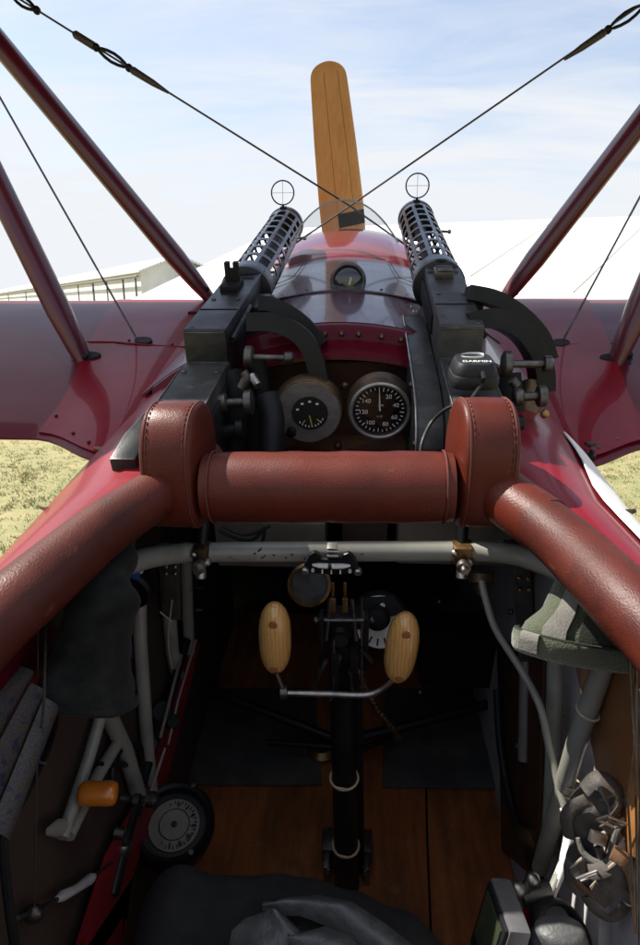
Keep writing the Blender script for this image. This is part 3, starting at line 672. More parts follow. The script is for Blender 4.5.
    def V(i, j):
        key = (i % n_, j)
        if key not in vc: vc[key] = b.b.verts.new(J(AS[i % n_][0], ys[j]))
        return vc[key]
    fs = []
    for j in range(len(ys)-1):
        for i in range(n_):
            if flags[j] or AS[i][1]: fs.append(b.b.faces.new((V(i, j), V(i+1, j), V(i+1, j+1), V(i, j+1))))
    bmesh.ops.recalc_face_normals(b.b, faces=fs)
    bmesh.ops.solidify(b.b, geom=fs, thickness=.0022)
    part(b, 'cooling_jacket', 'jacket_steel', gun)
    b = MB(); b.lathe(G(0, .86, zc), GR @ Vector((0, 1, 0)), [(.0445, -.012), (.0445, .006), (.036, .012), (.018, .012), (.016, .03), (.012, .03)], 32); part(b, 'muzzle', 'jacket_steel', gun)
    b = MB(); b.lathe(G(0, .28, zc), GR @ Vector((0, 1, 0)), [(.013, 0), (.0125, .58)], 16); part(b, 'barrel', 'black', gun)
    b = MB(); b.lathe(G(0, .285, zc), GR @ Vector((0, 1, 0)), [(.030, 0), (.0455, .006), (.0455, .02), (.042, .022)], 32); part(b, 'jacket_collar', 'gun', gun)
    # ring sight
    sc = G(-.002, .85, zc+.0425+.036)
    b = MB(); b.ring(sc, (0, 1, 0), .0275, .0017, 36, 8); b.tube([sc-Vector((0, 0, .0275)), G(-.002, .85, zc+.040)], .0028, 8); b.box(G(-.002, .85, zc+.044), (.016, .014, .006), GR, .001)
    sg = part(b, 'ring_sight', 'black', gun)
    b = MB(); b.tube([sc-Vector((.027, 0, 0)), sc+Vector((.027, 0, 0))], .0005, 5); b.tube([sc-Vector((0, 0, .027)), sc+Vector((0, 0, .027))], .0005, 5); part(b, 'cross_hair', 'dark_steel', gun)
    # small jacket lever on the right
    b = MB(); b.tube([G(.042, .70, zc+.005), G(.062, .70, zc+.004)], .003, 8); b.ball(G(.064, .70, zc+.004), .005, n=8); part(b, 'jacket_stud', 'steel', gun)
    # rear sight
    if left:
        b = MB(); b.box(G(-.004, .205, .004), (.03, .05, .008), GR, .001); b.box(G(-.011, .215, .022), (.008, .012, .032), GR, .001); b.box(G(.003, .215, .022), (.008, .012, .032), GR, .001); b.box(G(-.004, .215, .018), (.008, .01, .02), GR, .001)
        part(b, 'rear_sight', 'matte_black', gun)
    else:
        b = MB(); b.box(G(-.002, .235, .005), (.03, .034, .012), GR, .002); b.tube([G(-.014, .225, .012), G(.011, .225, .012)], .004, 10); b.tube([G(-.014, .24, .012), G(.011, .24, .012)], .004, 10)
        part(b, 'rear_sight', 'dark_steel', gun)
        b = MB(); b.ring(G(0, .30, .008), GR @ Vector((0, .2, 1)), .010, .003, 20, 6); part(b, 'jacket_eye', 'black', gun)
        b = MB(); b.box(G(-.031, .18, -.03), (.006, .18, .03), GR, .001); part(b, 'cover_rail', 'matte_black', gun)
    # belt chute shoulders beside the jacket
    b = MB(); b.box(G(.042, .20, -.037), (.026, .075, .035), GR, .003); b.box(G(.038, .275, -.055), (.024, .05, .03), GR, .003); part(b, 'feed_block', 'gun', gun)
    return gun, G
gl, GLf = make_gun(-.203, -.036, True); gl['label'] = 'left machine gun with upright fork sight'
gr, GRf = make_gun(.142, -.029, False); gr['label'] = 'right machine gun with worn grey cover'
# curved belt chutes to the right of each gun: a flat channel swept along an arc
def chute(path, th, depth, parent, off):
    pts = [Vector(p) for p in path]
    q = []
    for i in range(len(pts)-1):
        p0 = pts[max(i-1, 0)]; p1 = pts[i]; p2 = pts[i+1]; p3 = pts[min(i+2, len(pts)-1)]
        for k in range(6):
            t = k/6; q.append(.5*((2*p1)+(p2-p0)*t+(2*p0-5*p1+4*p2-p3)*t*t+(3*p1-p0-3*p2+p3)*t**3))
    q.append(pts[-1]); rings = []
    for i, p in enumerate(q):
        t = (q[min(i+1, len(q)-1)]-q[max(i-1, 0)]).normalized(); dpt = Vector((0, 1, -.06)).normalized(); n_ = t.cross(dpt).normalized()
        rings.append([p + n_*th*a + dpt*depth*c for a, c in ((-1, 0), (-1, 1), (-.8, 1), (-.8, .06), (.8, .06), (.8, 1), (1, 1), (1, 0))] if False else [p + n_*th*a + dpt*depth*c for a, c in ((-1, 0), (-1, 1), (1, 1), (1, 0))])
    b = MB(); b.rings(rings); bmesh.ops.bevel(b.b, geom=[e for e in b.b.edges if e.calc_face_angle(0) > .9], offset=.002, segments=2, affect='EDGES')
    return part(b, 'belt_chute', 'black', parent)
for gun, pa, pb_ in ((gl, ((246, 322), (275, 323), (300, 336), (313, 357), (319, 382), (320, 403)), ((258, 303), (274, 305), (296, 317), (312, 333), (321, 345))),
                     (gr, ((470, 322), (498, 318), (523, 330), (539, 350), (546, 372), (547, 392)), ((470, 292), (497, 298), (523, 314), (543, 336), (552, 360)))):
    chute([P(u, v, .88) for u, v in pa], .0125, .05, gun, 0)
    chute([P(u, v, .95) for u, v in pb_], .0105, .05, gun, 0)
# cocking gear beside the guns: cheek discs, spindles, knobs
def spindle(parent, u0, v0, u1, v1, Y, r0, r1, rr, m1='dark_steel', end=.010, ov=1.0):
    a, c = P(u0, v0, Y), P(u1, v1, Y); s_ = S(u0, v0, Y); d = (c-a).normalized()
    b = MB(); b.lathe(a - d*.006, d, [(r0*s_*.8, 0), (r0*s_, .002), (r0*s_, .010), (r0*s_*.8, .012)], 20); b.tube([a, c], rr*s_, 12)
    b.lathe(c - d*end/2, d, [(r1*s_*.8, 0), (r1*s_, .0015), (r1*s_, end), (r1*s_*.75, end+.002)], 16)
    return part(b, 'cocking_spindle', m1, parent)
spindle(gl, 249, 357, 288, 358, .84, 11, 6.5, 3.2)
spindle(gl, 223, 403, 248, 402, .80, 10, 13, 4.5)
spindle(gl, 219, 432, 240, 430, .80, 14, 12, 8, 'black')
spindle(gr, 507, 364, 547, 364, .84, 13, 8, 3.8)
spindle(gr, 518, 397, 541, 396, .80, 9, 11, 4.5)
spindle(gr, 505, 424, 518, 424, .78, 10, 9, 6, 'black')
for parent, pts, r_, m_ in ((gl, [P(241, 388, .80), P(246, 378, .80), P(243, 372, .80)], .006, 'dark_steel'), (gl, [P(252, 376, .82), P(258, 386, .81)], .006, 'steel'),
                            (gr, [P(517, 386, .79), P(512, 380, .79)], .006, 'dark_steel'),
                            (gl, [P(266, 395, .84), P(272, 420, .83), P(271, 455, .82)], .017, 'rubber'), (gl, [P(230, 378, .86), P(236, 395, .85), P(232, 450, .84)], .020, 'matte_black'),
                            (gl, [P(256, 360, .90), P(262, 395, .9)], .014, 'matte_black'), (gl, [P(248, 410, .88), P(252, 450, .88)], .016, 'matte_black'),
                            (gr, [P(505, 375, .88), P(512, 440, .86)], .022, 'matte_black'), (gr, [P(535, 385, .9), P(525, 415, .88)], .018, 'bronze')):
    b = MB(); b.tube(pts, r_, 12, smooth=4); part(b, 'linkage', m_, parent)
b = MB(); b.ball(P(545, 414, .80), (.006, .004, .006), n=10); part(b, 'end_nut', 'brass', gr)
# ---- instrument board and dials
b = MB(); b.box(P(345, 400, 1.0)+Vector((0, .02, -.035)), (.40, .008, .20), RX); board = part(b, 'instrument_board', 'board')
b = MB(); b.box(P(345, 450, .93), (.36, .09, .006), RX); part(b, 'shelf', 'board', board)
def ang(a): return math.sin(R(a)), math.cos(R(a))   # clockwise from the top
D1 = P(308, 413, .88); s1 = S(308, 413, .88)
g1 = MB(); g1.lathe(D1 - AFT*.03, AFT, [(33*s1, 0), (36*s1, .008), (36*s1, .022), (34.5*s1, .027), (33*s1, .028)], 48); g1 = part(g1, 'oil_gauge', 'bronze')
b = MB(); b.disc(D1 - AFT*.004, AFT, 32.5*s1, .004, 48); part(b, 'face_plate', 'alu', g1)
dc = D1 + XV*2*s1 - UPA*0*s1
b = MB(); b.disc(dc, AFT, 18*s1, .002, 40); part(b, 'dial', 'dial', g1)
b = MB()
for a in (-70, -35, 0, 35):
    x, y = ang(a); b.box(dc + AFT*.0026 + (XV*x + UPA*y)*13*s1, (.004, .0008, .0025), RX)
for k in range(9):
    x, y = ang(115 + k*14); b.box(dc + AFT*.0026 + (XV*x + UPA*y)*14*s1, (.0014, .0006, .003), RX)
part(b, 'scale_marks', 'white', g1)
b = MB(); x, y = ang(172); p0 = dc + AFT*.0032 + (XV*x+UPA*y)*2*s1 - XV*.001; b.tube([p0, dc + AFT*.0032 + (XV*x+UPA*y)*15*s1], .0009, 6)
for k in (130, 215):
    x, y = ang(k); b.tube([dc+AFT*.003+(XV*x+UPA*y)*9*s1, dc+AFT*.003+(XV*x+UPA*y)*13*s1], .0007, 6)
part(b, 'needle', 'yellow', g1)
b = MB(); kp = D1 - XV*17*s1 - UPA*20*s1; b.lathe(kp, AFT, [(5*s1, 0), (5*s1, .008), (4*s1, .009)], 14); part(b, 'knob', 'black', g1)
D2 = P(380, 412, .86); s2 = S(380, 412, .86)
b = MB(); b.lathe(D2 - AFT*.045, AFT, [(30*s2, 0), (33*s2, .01), (33*s2, .036), (31.5*s2, .043), (27.5*s2, .044), (26.3*s2, .038)], 56); g2 = part(b, 'tachometer', 'bronze')
b = MB(); b.ring(D2 - AFT*.002, AFT, 29.2*s2, 2.2*s2, 56, 10); part(b, 'bezel', 'alu', g2)
b = MB(); b.disc(D2 - AFT*.009, AFT, 27*s2, .002, 48); part(b, 'dial', 'dial', g2)
b = MB()
for k in range(33):
    a = -130 + 260*k/32 - 0; a = k*360/33 + 8
    x, y = ang(a); L_ = 4.2 if k % 4 == 0 else 2.6
    c = D2 - AFT*.0062 + (XV*x+UPA*y)*(24.5-L_/2)*s2
    b.box(c, (.8*s2, .0006, L_*s2), RX @ Matrix.Rotation(R(a), 3, 'Y'))
part(b, 'scale_marks', 'white', g2)
for s_, a in (('20', 30), ('40', 72), ('60', 118), ('80', 158), ('100', 213), ('120', 262), ('140', 305)):
    x, y = ang(a); text(s_, 6.3*s2, D2 - AFT*.0062 + (XV*x+UPA*y)*16.8*s2, XV, UPA, 'white', g2)
text('RPM', 3.0*s2, D2 - AFT*.0062 + UPA*5*s2 + XV*1*s2, XV, UPA, 'white', g2); text('x 10', 3.0*s2, D2 - AFT*.0062 - UPA*7*s2, XV, UPA, 'white', g2)
b = MB(); x, y = ang(-3); b.tube([D2 - AFT*.004, D2 - AFT*.004 + (XV*x+UPA*y)*21*s2], [.0012, .0006], 6); part(b, 'needle', 'white', g2)
for u, v in ((345, 385), (338, 445), (300, 452), (350, 452)):
    b = MB(); b.lathe(P(u, v, .92), AFT, [(.006, 0), (.006, .006), (.003, .009)], 10); part(b, 'screw', 'bronze', board)

# ---- ammunition tray behind the roll and the crossbar
b = MB(); b.box((P(270, 535, .9)+Vector((0, .05, -.005))), (.17, .10, .085), RX, .004); part(b, 'ammunition_tray', 'tin')
b = MB(); b.box((P(455, 532, .9)+Vector((0, .05, -.005))), (.17, .10, .085), RX, .004); part(b, 'ammunition_tray', 'tin')
b = MB(); b.box((P(365, 532, .9)+Vector((0, .04, 0))), (.07, .06, .09), RX, .004); part(b, 'tray_divider', 'inner')
for pts in ([(218, 530), (235, 538), (252, 540), (262, 531)], [(222, 526), (246, 535), (270, 526)], [(265, 527), (263, 540), (258, 547)]):
    b = MB(); b.tube([P(u, v, .74) for u, v in pts], .0022, 8, smooth=6); part(b, 'cable', 'rubber')
XB = ((100, 574, .58), (128, 564, .62), (158, 556, .66), (200, 552.5, .70), (330, 551.5, .705), (460, 551, .70), (505, 553, .68), (535, 560, .64), (562, 571, .60), (590, 588, .55))
b = MB(); b.tube([P(*q) for q in XB], .0122, 20, smooth=6); bar = part(b, 'crossbar', 'tube')
b = MB(); b.tube([P(500, 548, .70), P(540, 549, .74), P(600, 553, .78)], .010, 14); part(b, 'side_tube', 'tube', bar); b = MB(); b.tube([P(205, 549, .71), P(160, 553, .74), P(90, 553, .78)], .009, 14); part(b, 'side_tube', 'tube', bar)
for k in range(26):
    u = random.uniform(215, 505); v = 551.5 + random.uniform(-6.5, 4); p = P(u, v, .705)
    d = Vector((0, ray(u, v).y*-1, -ray(u, v).z)).normalized(); o_ = Vector((0, -.0122*math.sqrt(max(0, 1-((v-551.5)/10.2)**2)), (551.5-v)*S(u, v, .7)*.98))
    c0 = P(u, 551.5, .705) + o_*1.005
    L_ = random.choice((.0015, .002, .004)); 
    b = MB(); b.ball(c0, (L_, .0008, .0011), Matrix.Rotation(random.uniform(-.9, .9), 3, 'Y'), 8); part(b, 'paint_chip', 'chip', bar)
for u, v, m_, s_ in ((203, 553, 'bronze', .85), (461, 552, 'brass', 1)):
    p = P(u, v, .70)
    b = MB(); b.tube([p-XV*.011*s_, p+XV*.011*s_], .0150, 16); b.box(p+Vector((0, -.010, .002)), (.022*s_, .012, .022), RX, .003); cl = part(b, 'bar_clamp', m_, bar)
    b = MB(); b.lathe(p+Vector((0, -.020, -.008)), (0, -1, -.25), [(.006, -.006), (.008, 0), (.008, .006), (.0045, .007), (.0045, .013)], 12); b.ball(p+Vector((-.009*s_, -.014, .004)), .005, n=10); b.ball(p+Vector((.009*s_, -.014, -.006)), .0055, n=10)
    b.lathe(p+Vector((0, -.012, -.012)), (0, -.3, -1), [(.005, 0), (.007, .006), (.007, .014), (.004, .016)], 12); part(b, 'clamp_bolt', 'steel', cl)
    b = MB(); b.tube([p+Vector((0, 0, .012)), p+Vector((.003, .01, .05))], .007, 10); part(b, 'clamp_stem', 'black', cl)
# inclinometer on the crossbar
ip = P(331.5, 561, .675); is_ = S(331.5, 561, .675)
def IP(x, y, o=0): return ip + XV*(x*is_) + UPA*(-y*is_) + AFT*o
b = MB(); out = [(-29, 9), (-26, 0), (-22, -10), (-17, -14), (-12, -12), (-10, -6), (0, -4.5), (10, -6), (12, -12), (17, -14), (22, -10), (26, 0), (29, 9), (20, 12), (0, 13.5), (-20, 12)]
b.prism([IP(x, y) for x, y in out], AFT*.006, .0012); inc = part(b, 'inclinometer', 'black')
b = MB(); b.tube([IP(x, 1.5 - x*x/330, .007) for x in (-19, -12, -6, 0, 6, 12, 19)], [.0012, .0032, .0034, .0034, .0034, .0032, .0012], 10, smooth=3); part(b, 'level_tube', 'white', inc)
b = MB(); b.tube([IP(-3, 1.5, .008), IP(.5, 1.3, .008)], .0036, 10); part(b, 'bubble', 'black', inc)
b = MB()
for x in (-9, 0, 9): b.box(IP(x, 9.5+.0*x - abs(x)*.04, .0066), (.0016, .0008, .0055), RX)
part(b, 'scale_marks', 'white', inc)
text('8', 7*is_, IP(-18.5, 8, .0066), XV, UPA, 'white', inc); text('8', 7*is_, IP(18.5, 8, .0066), XV, UPA, 'white', inc)
b = MB()
for sx_ in (-1, 1): b.lathe(IP(sx_*26.5, 8, .004), AFT, [(.0048, 0), (.0048, .005), (.003, .007)], 12)
part(b, 'end_screw', 'steel', inc)
b = MB(); b.box(IP(1, -12, -.002), (.012, .012, .014), RX, .001); b.tube([IP(-4, -14.5, .004), IP(7, -14.5, .004)], .002, 8); b.tube([IP(-4, -9, .004), IP(7, -9, .004)], .002, 8); part(b, 'bracket', 'steel', inc)

# ---- gauge and magneto switch in the shadow under the bar, both tipped up towards the pilot
AF2 = Vector((0, -.93, .37)).normalized(); UP2 = AF2.cross(XV).normalized(); UP2 = UP2 if UP2.z > 0 else -UP2; RX2 = Matrix((XV, -AF2, UP2)).transposed()
q = P(309, 585, .755); s_ = S(309, 585, .755)
b = MB(); b.lathe(q - AF2*.05, AF2, [(20*s_, 0), (22*s_, .03), (22*s_, .048), (19*s_, .05), (18*s_, .04)], 36); o = part(b, 'pressure_gauge', 'brass')
b = MB(); b.disc(q - AF2*.012, AF2, 18.5*s_, .002, 32); part(b, 'dial', 'dial', o)
q = P(380, 622, .79); s_ = S(380, 622, .79)
b = MB(); b.lathe(q - AF2*.05, AF2, [(27*s_, 0), (30*s_, .01), (30*s_, .04), (27*s_, .046)], 36); sw = part(b, 'magneto_switch', 'black')
b = MB(); b.lathe(q - AF2*.0045, AF2, [(26*s_, 0), (26*s_, .002)], 36); part(b, 'switch_plate', 'white', sw)
b = MB()
for k in range(7):
    x, y = ang(120+k*22); b.box(q + AF2*-.0015 + (XV*x+UP2*y)*20*s_, (.0025, .0012, .010), RX2 @ Matrix.Rotation(R(120+k*22), 3, 'Y'))
part(b, 'scale_marks', 'dial', sw)
b = MB(); b.lathe(q + XV*-3*s_ + UP2*5*s_ - AF2*.001, AF2, [(13*s_, 0), (13*s_, .012), (9*s_, .02), (9*s_, .026), (7*s_, .028)], 24); b.prism([q+XV*-22*s_+UP2*12*s_, q+XV*-18*s_+UP2*24*s_, q+XV*14*s_+UP2*26*s_, q+XV*26*s_+UP2*10*s_, q+XV*10*s_+UP2*6*s_], AF2*.01, .002); part(b, 'switch_handle', 'matte_black', sw)
for x, y in ((2, 17), (13, 0), (-16, 8)):
    b = MB(); b.lathe(q+XV*x*s_+UP2*y*s_+AF2*.008, AF2, [(2.6*s_, 0), (2.6*s_, .004)], 10); part(b, 'screw', 'steel', sw)
b = MB(); b.box(P(462, 650, 1.15), (.17, .08, .13), RX, .006); part(b, 'battery_box', 'matte_black')

# ---- control column
st = MB(); base = PF(347, 886); top = P(342, 690, .745)
st.tube([base, base.lerp(top, .5), top], [.020, .018, .0165], 18); col = part(st, 'control_column', 'black')
b = MB(); b.tube([P(357, 700, .80), PF(360, 870)], .008, 10); part(b, 'push_rod', 'matte_black', col)
for u, v in ((342, 768), (343, 838)):
    t = (v-690)/(886-690); c = top.lerp(base, t)
    b = MB(); b.ring(c, base-top, .0205, .0018, 24, 6); b.tube([c+Vector((-.008, -.018, -.006)), c+Vector((.005, -.023, 0)), c+Vector((-.012, -.022, .002))], .0014, 6); part(b, 'cord_tie', 'cord', col)
bp = PF(347, 850, .03)
b = MB(); b.box(bp + Vector((0, .01, .0)), (.085, .04, .035), RX, .003); b.box(bp + Vector((-.033, -.02, -.03)), (.010, .03, .09), RX, .002); b.box(bp + Vector((.033, -.02, -.03)), (.010, .03, .09), RX, .002); part(b, 'pivot_bracket', 'dark_steel', col)
for sx_ in (-1, 1):
    b = MB(); b.lathe(bp + Vector((sx_*.03, -.035, .0)), (0, -1, .2), [(.007, 0), (.007, .008), (.004, .012)], 10); part(b, 'bolt', 'steel', col)
# head: cheek plates, triggers, contacts
hs = S(343, 640, .73)
def HD(u, v, o=0): return P(u, v, .73-o)
b = MB()
for u in (322, 366): b.box(HD(u, 640), (5*hs, .02, 70*hs), RX, .002)
b.box(HD(344, 660, -.02), (30*hs, .03, 55*hs), RX, .003); b.box(HD(344, 617, -.01), (34*hs, .03, 12*hs), RX, .003); b.box(HD(335, 670, .004), (9*hs, .02, 50*hs), RX, .003); b.box(HD(354, 668, .004), (9*hs, .02, 46*hs), RX, .003)
b.lathe(HD(340, 634, 0), AFT, [(11*hs, -.02), (11*hs, .004), (9*hs, .008)], 20)
head = part(b, 'column_head', 'black', col)
b = MB(); b.tube([HD(316, 620, .012), HD(372, 620, .012)], .0028, 8); b.ball(HD(316, 620, .012), .0045, n=8); b.ball(HD(372, 620, .012), .0045, n=8); b.tube([HD(362, 598, .01), HD(362, 690, .006)], .002, 6); b.tube([HD(334, 640, .016), HD(334, 690, .010)], .0017, 6); part(b, 'pivot_pin', 'dark_steel', head)
for u in (333, 345):
    b = MB(); b.box(HD(u, 605, .012), (5.5*hs, .004, 17*hs), RX, .001); b.box(HD(u, 590, .012), (3*hs, .004, 18*hs), RX, .001); part(b, 'trigger_lever', 'brass', head)
b = MB(); b.lathe(HD(340, 640, .009), AFT, [(8*hs, 0), (8*hs, .003)], 20); part(b, 'contact_ring', 'dial', head)
for u0, v0, u1, v1 in ((340, 655, 330, 700), (350, 672, 352, 690), (326, 660, 312, 690), (362, 650, 372, 662), (330, 600, 326, 640), (352, 600, 356, 640)):
    b = MB(); b.tube([HD(u0, v0, .014), HD(u1, v1, .004)], .003, 8); part(b, 'control_rod', 'dark_steel', head)
# bent steel handle bar and turned grips
b = MB(); b.tube([P(284, 693, .70), P(330, 694, .70), P(364, 695, .70), P(380, 690, .70), P(392, 680, .70)], .0042, 12, smooth=6); hb = part(b, 'handle_bar', 'steel', col)
b = MB(); b.lathe(P(280, 692, .70), (1, 0, 0), [(.006, 0), (.009, .001), (.009, .009), (.006, .010)], 14); part(b, 'bar_end', 'dark_steel', hb)
b = MB(); b.tube([P(276, 672, .70), P(284, 692, .70)], .004, 8); part(b, 'bar_end', 'dark_steel', hb)
for u, v, tilt in ((275, 638.5, R(-2)), (401.5, 648, R(-4))):
    c = P(u, v, .70); s_ = S(u, v, .70)
    axis = Matrix.Rotation(-tilt, 3, 'Y') @ UPA; rad = 16.4*s_; hl = 46*s_
    b = MB(); b.lathe(c - axis*hl, axis, [(rad*(max(0, 1-abs(t)**2.8))**.5*(1.0 if True else 1), hl*(1+t)) for t in [-1, -.985, -.95, -.89, -.8, -.68, -.5, -.25, 0, .25, .5, .68, .8, .89, .95, .985, 1]], 32)
    gp_ = part(b, 'grip', 'grip', col, ang=80)
    for y in (.66, -.62):
        k = rad*(1-abs(y)**2.8)**.5
        b = MB(); b.lathe(c + axis*hl*y + AFT*(k-.003), AFT, [(4.1*s_, 0), (4.1*s_, .0036), (3*s_, .0039)], 18); part(b, 'plug', 'plug', gp_)
# chain hanging from the column
b = MB(); pts = [P(358, 672, .80), P(366, 690, .84), P(378, 712, .88), P(392, 728, .94), P(400, 740, .96)]
for i in range(4):
    for k in range(5):
        p = pts[i].lerp(pts[i+1], k/5); b.ball(p, (.006, .004, .007), Matrix.Rotation(k*.8, 3, 'Y'), 8)
part(b, 'chain', 'bronze')

# ---- floor furniture
for quad in (((196, 690), (315, 690), (322, 786), (188, 786)), ((386, 690), (498, 690), (507, 790), (382, 788))):
    b = MB(); pts = [PF(u, v, .004) for u, v in quad]; b.prism(pts, (0, 0, .004), .0008); part(b, 'heel_plate', 'heel')
b = MB(); b.tube([PF(425, 720, .004), PF(427, 830, .004), PF(432, 960, .004)], .0022, 6); part(b, 'floor_seam', 'matte_black', floor)
b = MB(); b.tube([PF(545, 690, .1), PF(343, 742, .06), PF(210, 690, .1)][0:3], .010, 10); part(b, 'rudder_bar', 'black')
b = MB(); b.tube([PF(268, 742, .05), PF(345, 748, .05)], .006, 10); b.tube([PF(352, 752, .05), PF(392, 738, .05)], .006, 10); part(b, 'rudder_stop', 'black')
b = MB(); b.lathe(PF(322, 752, .004), (0, -.2, 1), [(.03, 0), (.03, .01), (.02, .02)], 20); part(b, 'sun_spot_cap', 'brass')  # brass disc put in for the sun spot on the floor

# ---- interior: sight-line points kept inside the walls
P0 = P
def P(u, v, Y):
    p = P0(u, v, Y)
    if p.x < CX-.276: p = PX(u, v, CX-.276)
    if p.x > CX+.286: p = PX(u, v, CX+.286)
    if p.z < FL(0, p.y)+.01: p = PF(u, v, .01)
    return p
# ---- interior tubes, right
def itube(name, pts, r, m='tube', parent=None, smooth=0):
    b = MB(); b.tube(pts, r, 14, smooth=smooth); return part(b, name, m, parent)
t1 = itube('frame_tube', [P(612, 640, .56), P(576, 745, .60), P(540, 868, .68)], .0105)
t2 = itube('frame_tube', [P(556, 640, .70), P(553, 760, .74), P(549, 852, .78)], .0100)
itube('frame_tube', [P(524, 545, .92), P(526, 640, .96), P(524, 760, 1.0)], .009, 'tin')
for t_, u, v, Y in ((t1, 570, 782, .62), (t1, 566, 790, .625), (t2, 556, 706, .72), (t1, 588, 712, .585)):
    b = MB(); b.ring(P(u, v, Y), (-.25, .15, -1), .0118, .0013, 20, 6); part(b, 'cord_tie', 'cord', t_)
cd = itube('conduit', [P(482, 582, .76), P(486, 600, .74), P(496, 630, .72), P(520, 668, .70), P(540, 706, .66), P(550, 750, .64), P(560, 790, .62), P(569, 826, .60), P(563, 862, .58), P(550, 895, .56)], .0046, 'tube', None, 6)
b = MB(); b.tube([P(564.5, 808, .61), P(569.6, 827, .60), P(563.6, 862, .58), P(550, 897, .56)], .0054, 14, smooth=6); part(b, 'white_sleeve', 'fabric_white', cd)
b = MB(); b.lathe(P(481, 572, .80), (0, -.3, -1), [(.018, 0), (.018, .012), (.010, .016), (.007, .03)], 18); part(b, 'grommet', 'bronze', cd)
itube('hose', [P(497, 690, .96), P(500, 740, .92), P(508, 790, .86), P(522, 840, .78), P(538, 876, .70), P(548, 893, .66)], .0065, 'rubber', None, 6)
b = MB(); b.tube([P(521, 560, .80), P(524, 600, .82), P(527, 660, .86)], .012, 12, flat=.25, side=(1, 0, 0)); o = part(b, 'strap', 'harness')
for u, v in ((519, 578), (528, 579), (520, 590), (529, 590)):
    b = MB(); b.ball(P(u, v, .80), (.0032, .003, .0032), n=8); part(b, 'rivet', 'brass', o)
for u, v in ((511, 611), (439, 601), (418, 640), (420, 691), (517, 745)):
    b = MB(); b.lathe(P(u, v, .98), AFT, [(.005, 0), (.005, .004), (.002, .007)], 10); part(b, 'rivet', 'dark_steel')
b = MB(); b.tube([P(637, 640, .46), P(636, 760, .47), P(638, 930, .48)], .0013, 6); b.tube([P(629, 650, .45), P(634, 740, .46), P(628, 800, .47), P(634, 900, .48)], .0011, 6); b.tube([P(641, 690, .44), P(640, 960, .46)], .0016, 6); part(b, 'control_cable', 'dark_steel')
b = MB(); b.prism([P(575, 870, .60), P(600, 905, .56), P(598, 960, .55), P(565, 960, .57)], (.02, .01, 0), .001); part(b, 'fabric_flap', 'fabric')
b = MB(); b.lathe(P(530, 842, .92), (-1, -.4, .2), [(.022, 0), (.022, .01), (.012, .016)], 18); part(b, 'pulley', 'bronze')

# ---- interior left
t3 = itube('frame_tube', [P(139, 560, .80), P(140, 640, .82), P(147, 742, .86), P(152, 800, .88)], .0098)
b = MB(); b.tube([P(139, 585, .80), P(139.5, 604, .806)], .0102, 14); part(b, 'brass_sleeve', 'brass', t3)
itube('frame_tube', [P(92, 680, .66), P(107, 712, .68), P(124, 748, .72), P(140, 800, .80)], .0110)
itube('frame_tube', [P(104, 705, .66), P(88, 760, .68), P(62, 838, .70)], .0070)
itube('frame_tube', [P(118, 742, .68), P(98, 775, .70), P(68, 836, .70)], .0075)
b = MB(); b.tube([P(72, 826, .70), P(56, 828, .70), P(48, 831, .70)], [.0075, .0085, .004], 12, flat=.6); part(b, 'tube_lug', 'tube')
itube('frame_tube', [P(164, 545, .93), P(168, 600, .95), P(172, 650, .97), P(177, 675, 1.0)], .0115); itube('frame_tube', [P(185, 545, .96), P(187, 600, .98), P(189, 655, 1.0)], .0105)
b = MB(); b.tube([P(170, 562, .84), P(171, 590, .86), P(172, 618, .88)], .014, 12, flat=.25, side=(1, 0, 0)); o = part(b, 'strap', 'harness')
for u, v in ((166, 567), (175, 567), (166, 574), (175, 574)):
    b = MB(); b.ball(P(u, v, .83), (.0035, .003, .0035), n=8); part(b, 'rivet', 'steel', o)
q = P(127, 592, .72); s_ = S(127, 592, .72)
b = MB(); b.lathe(q - AFT*.03, AFT, [(22*s_, 0), (24*s_, .01), (24*s_, .028), (21*s_, .032), (20*s_, .024)], 30); o = part(b, 'altimeter', 'black')
b = MB(); b.disc(q - AFT*.010, AFT, 20.5*s_, .002, 30); part(b, 'dial', 'dial', o)
b = MB(); b.ring(P(117, 624, .70), (.3, 1, .2), .006, .001, 16, 6); part(b, 'safety_ring', 'steel', o)
b = MB(); b.box(P(135, 574, .70), (.010, .008, .012), RX, .002); part(b, 'blue_connector', 'blue', o)
b = MB(); b.tube([P(133, 570, .70), P(141, 573, .71), P(143, 565, .72), P(140, 560, .73)], .0013, 6, smooth=4); part(b, 'cable', 'fabric_white', o)
# throttle linkage
rod = itube('throttle_rod', [P(186, 640, .98), P(172, 690, .9), P(152, 748, .80), P(128, 830, .72), P(112, 895, .66)], .0085, 'black', None, 4)
b = MB(); b.tube([P(181, 655, .94), P(160, 738, .80)], .0028, 8); b.tube([P(196, 640, .98), P(178, 700, .88), P(168, 745, .82)], .0022, 8); b.tube([P(165, 748, .80), P(148, 800, .74)], .0024, 8); part(b, 'push_rod', 'tin', rod)
for u, v, Y, r_ in ((161, 712, .85, .018), (172, 722, .85, .012), (150, 745, .80, .012)):
    b = MB(); b.lathe(P(u, v, Y), (.5, -.6, .6), [(r_*.8, -.006), (r_, -.003), (r_*.8, 0), (r_, .003), (r_*.8, .006)], 20); part(b, 'pulley', 'black', rod)
b = MB(); pts = [P(112, 800, .70), P(112, 770, .71), P(118, 752, .72), P(130, 745, .73), P(140, 750, .74), P(141, 790, .73), P(138, 815, .72)]; b.tube(pts, .005, 10, smooth=5); b.tube([P(100, 765, .71), P(136, 764, .73)], .004, 8); part(b, 'throttle_quadrant', 'black', rod)
c = P(98, 793.5, .56); s_ = S(98, 793, .56)
b = MB(); ax_ = Vector((1, .12, -.04)).normalized()
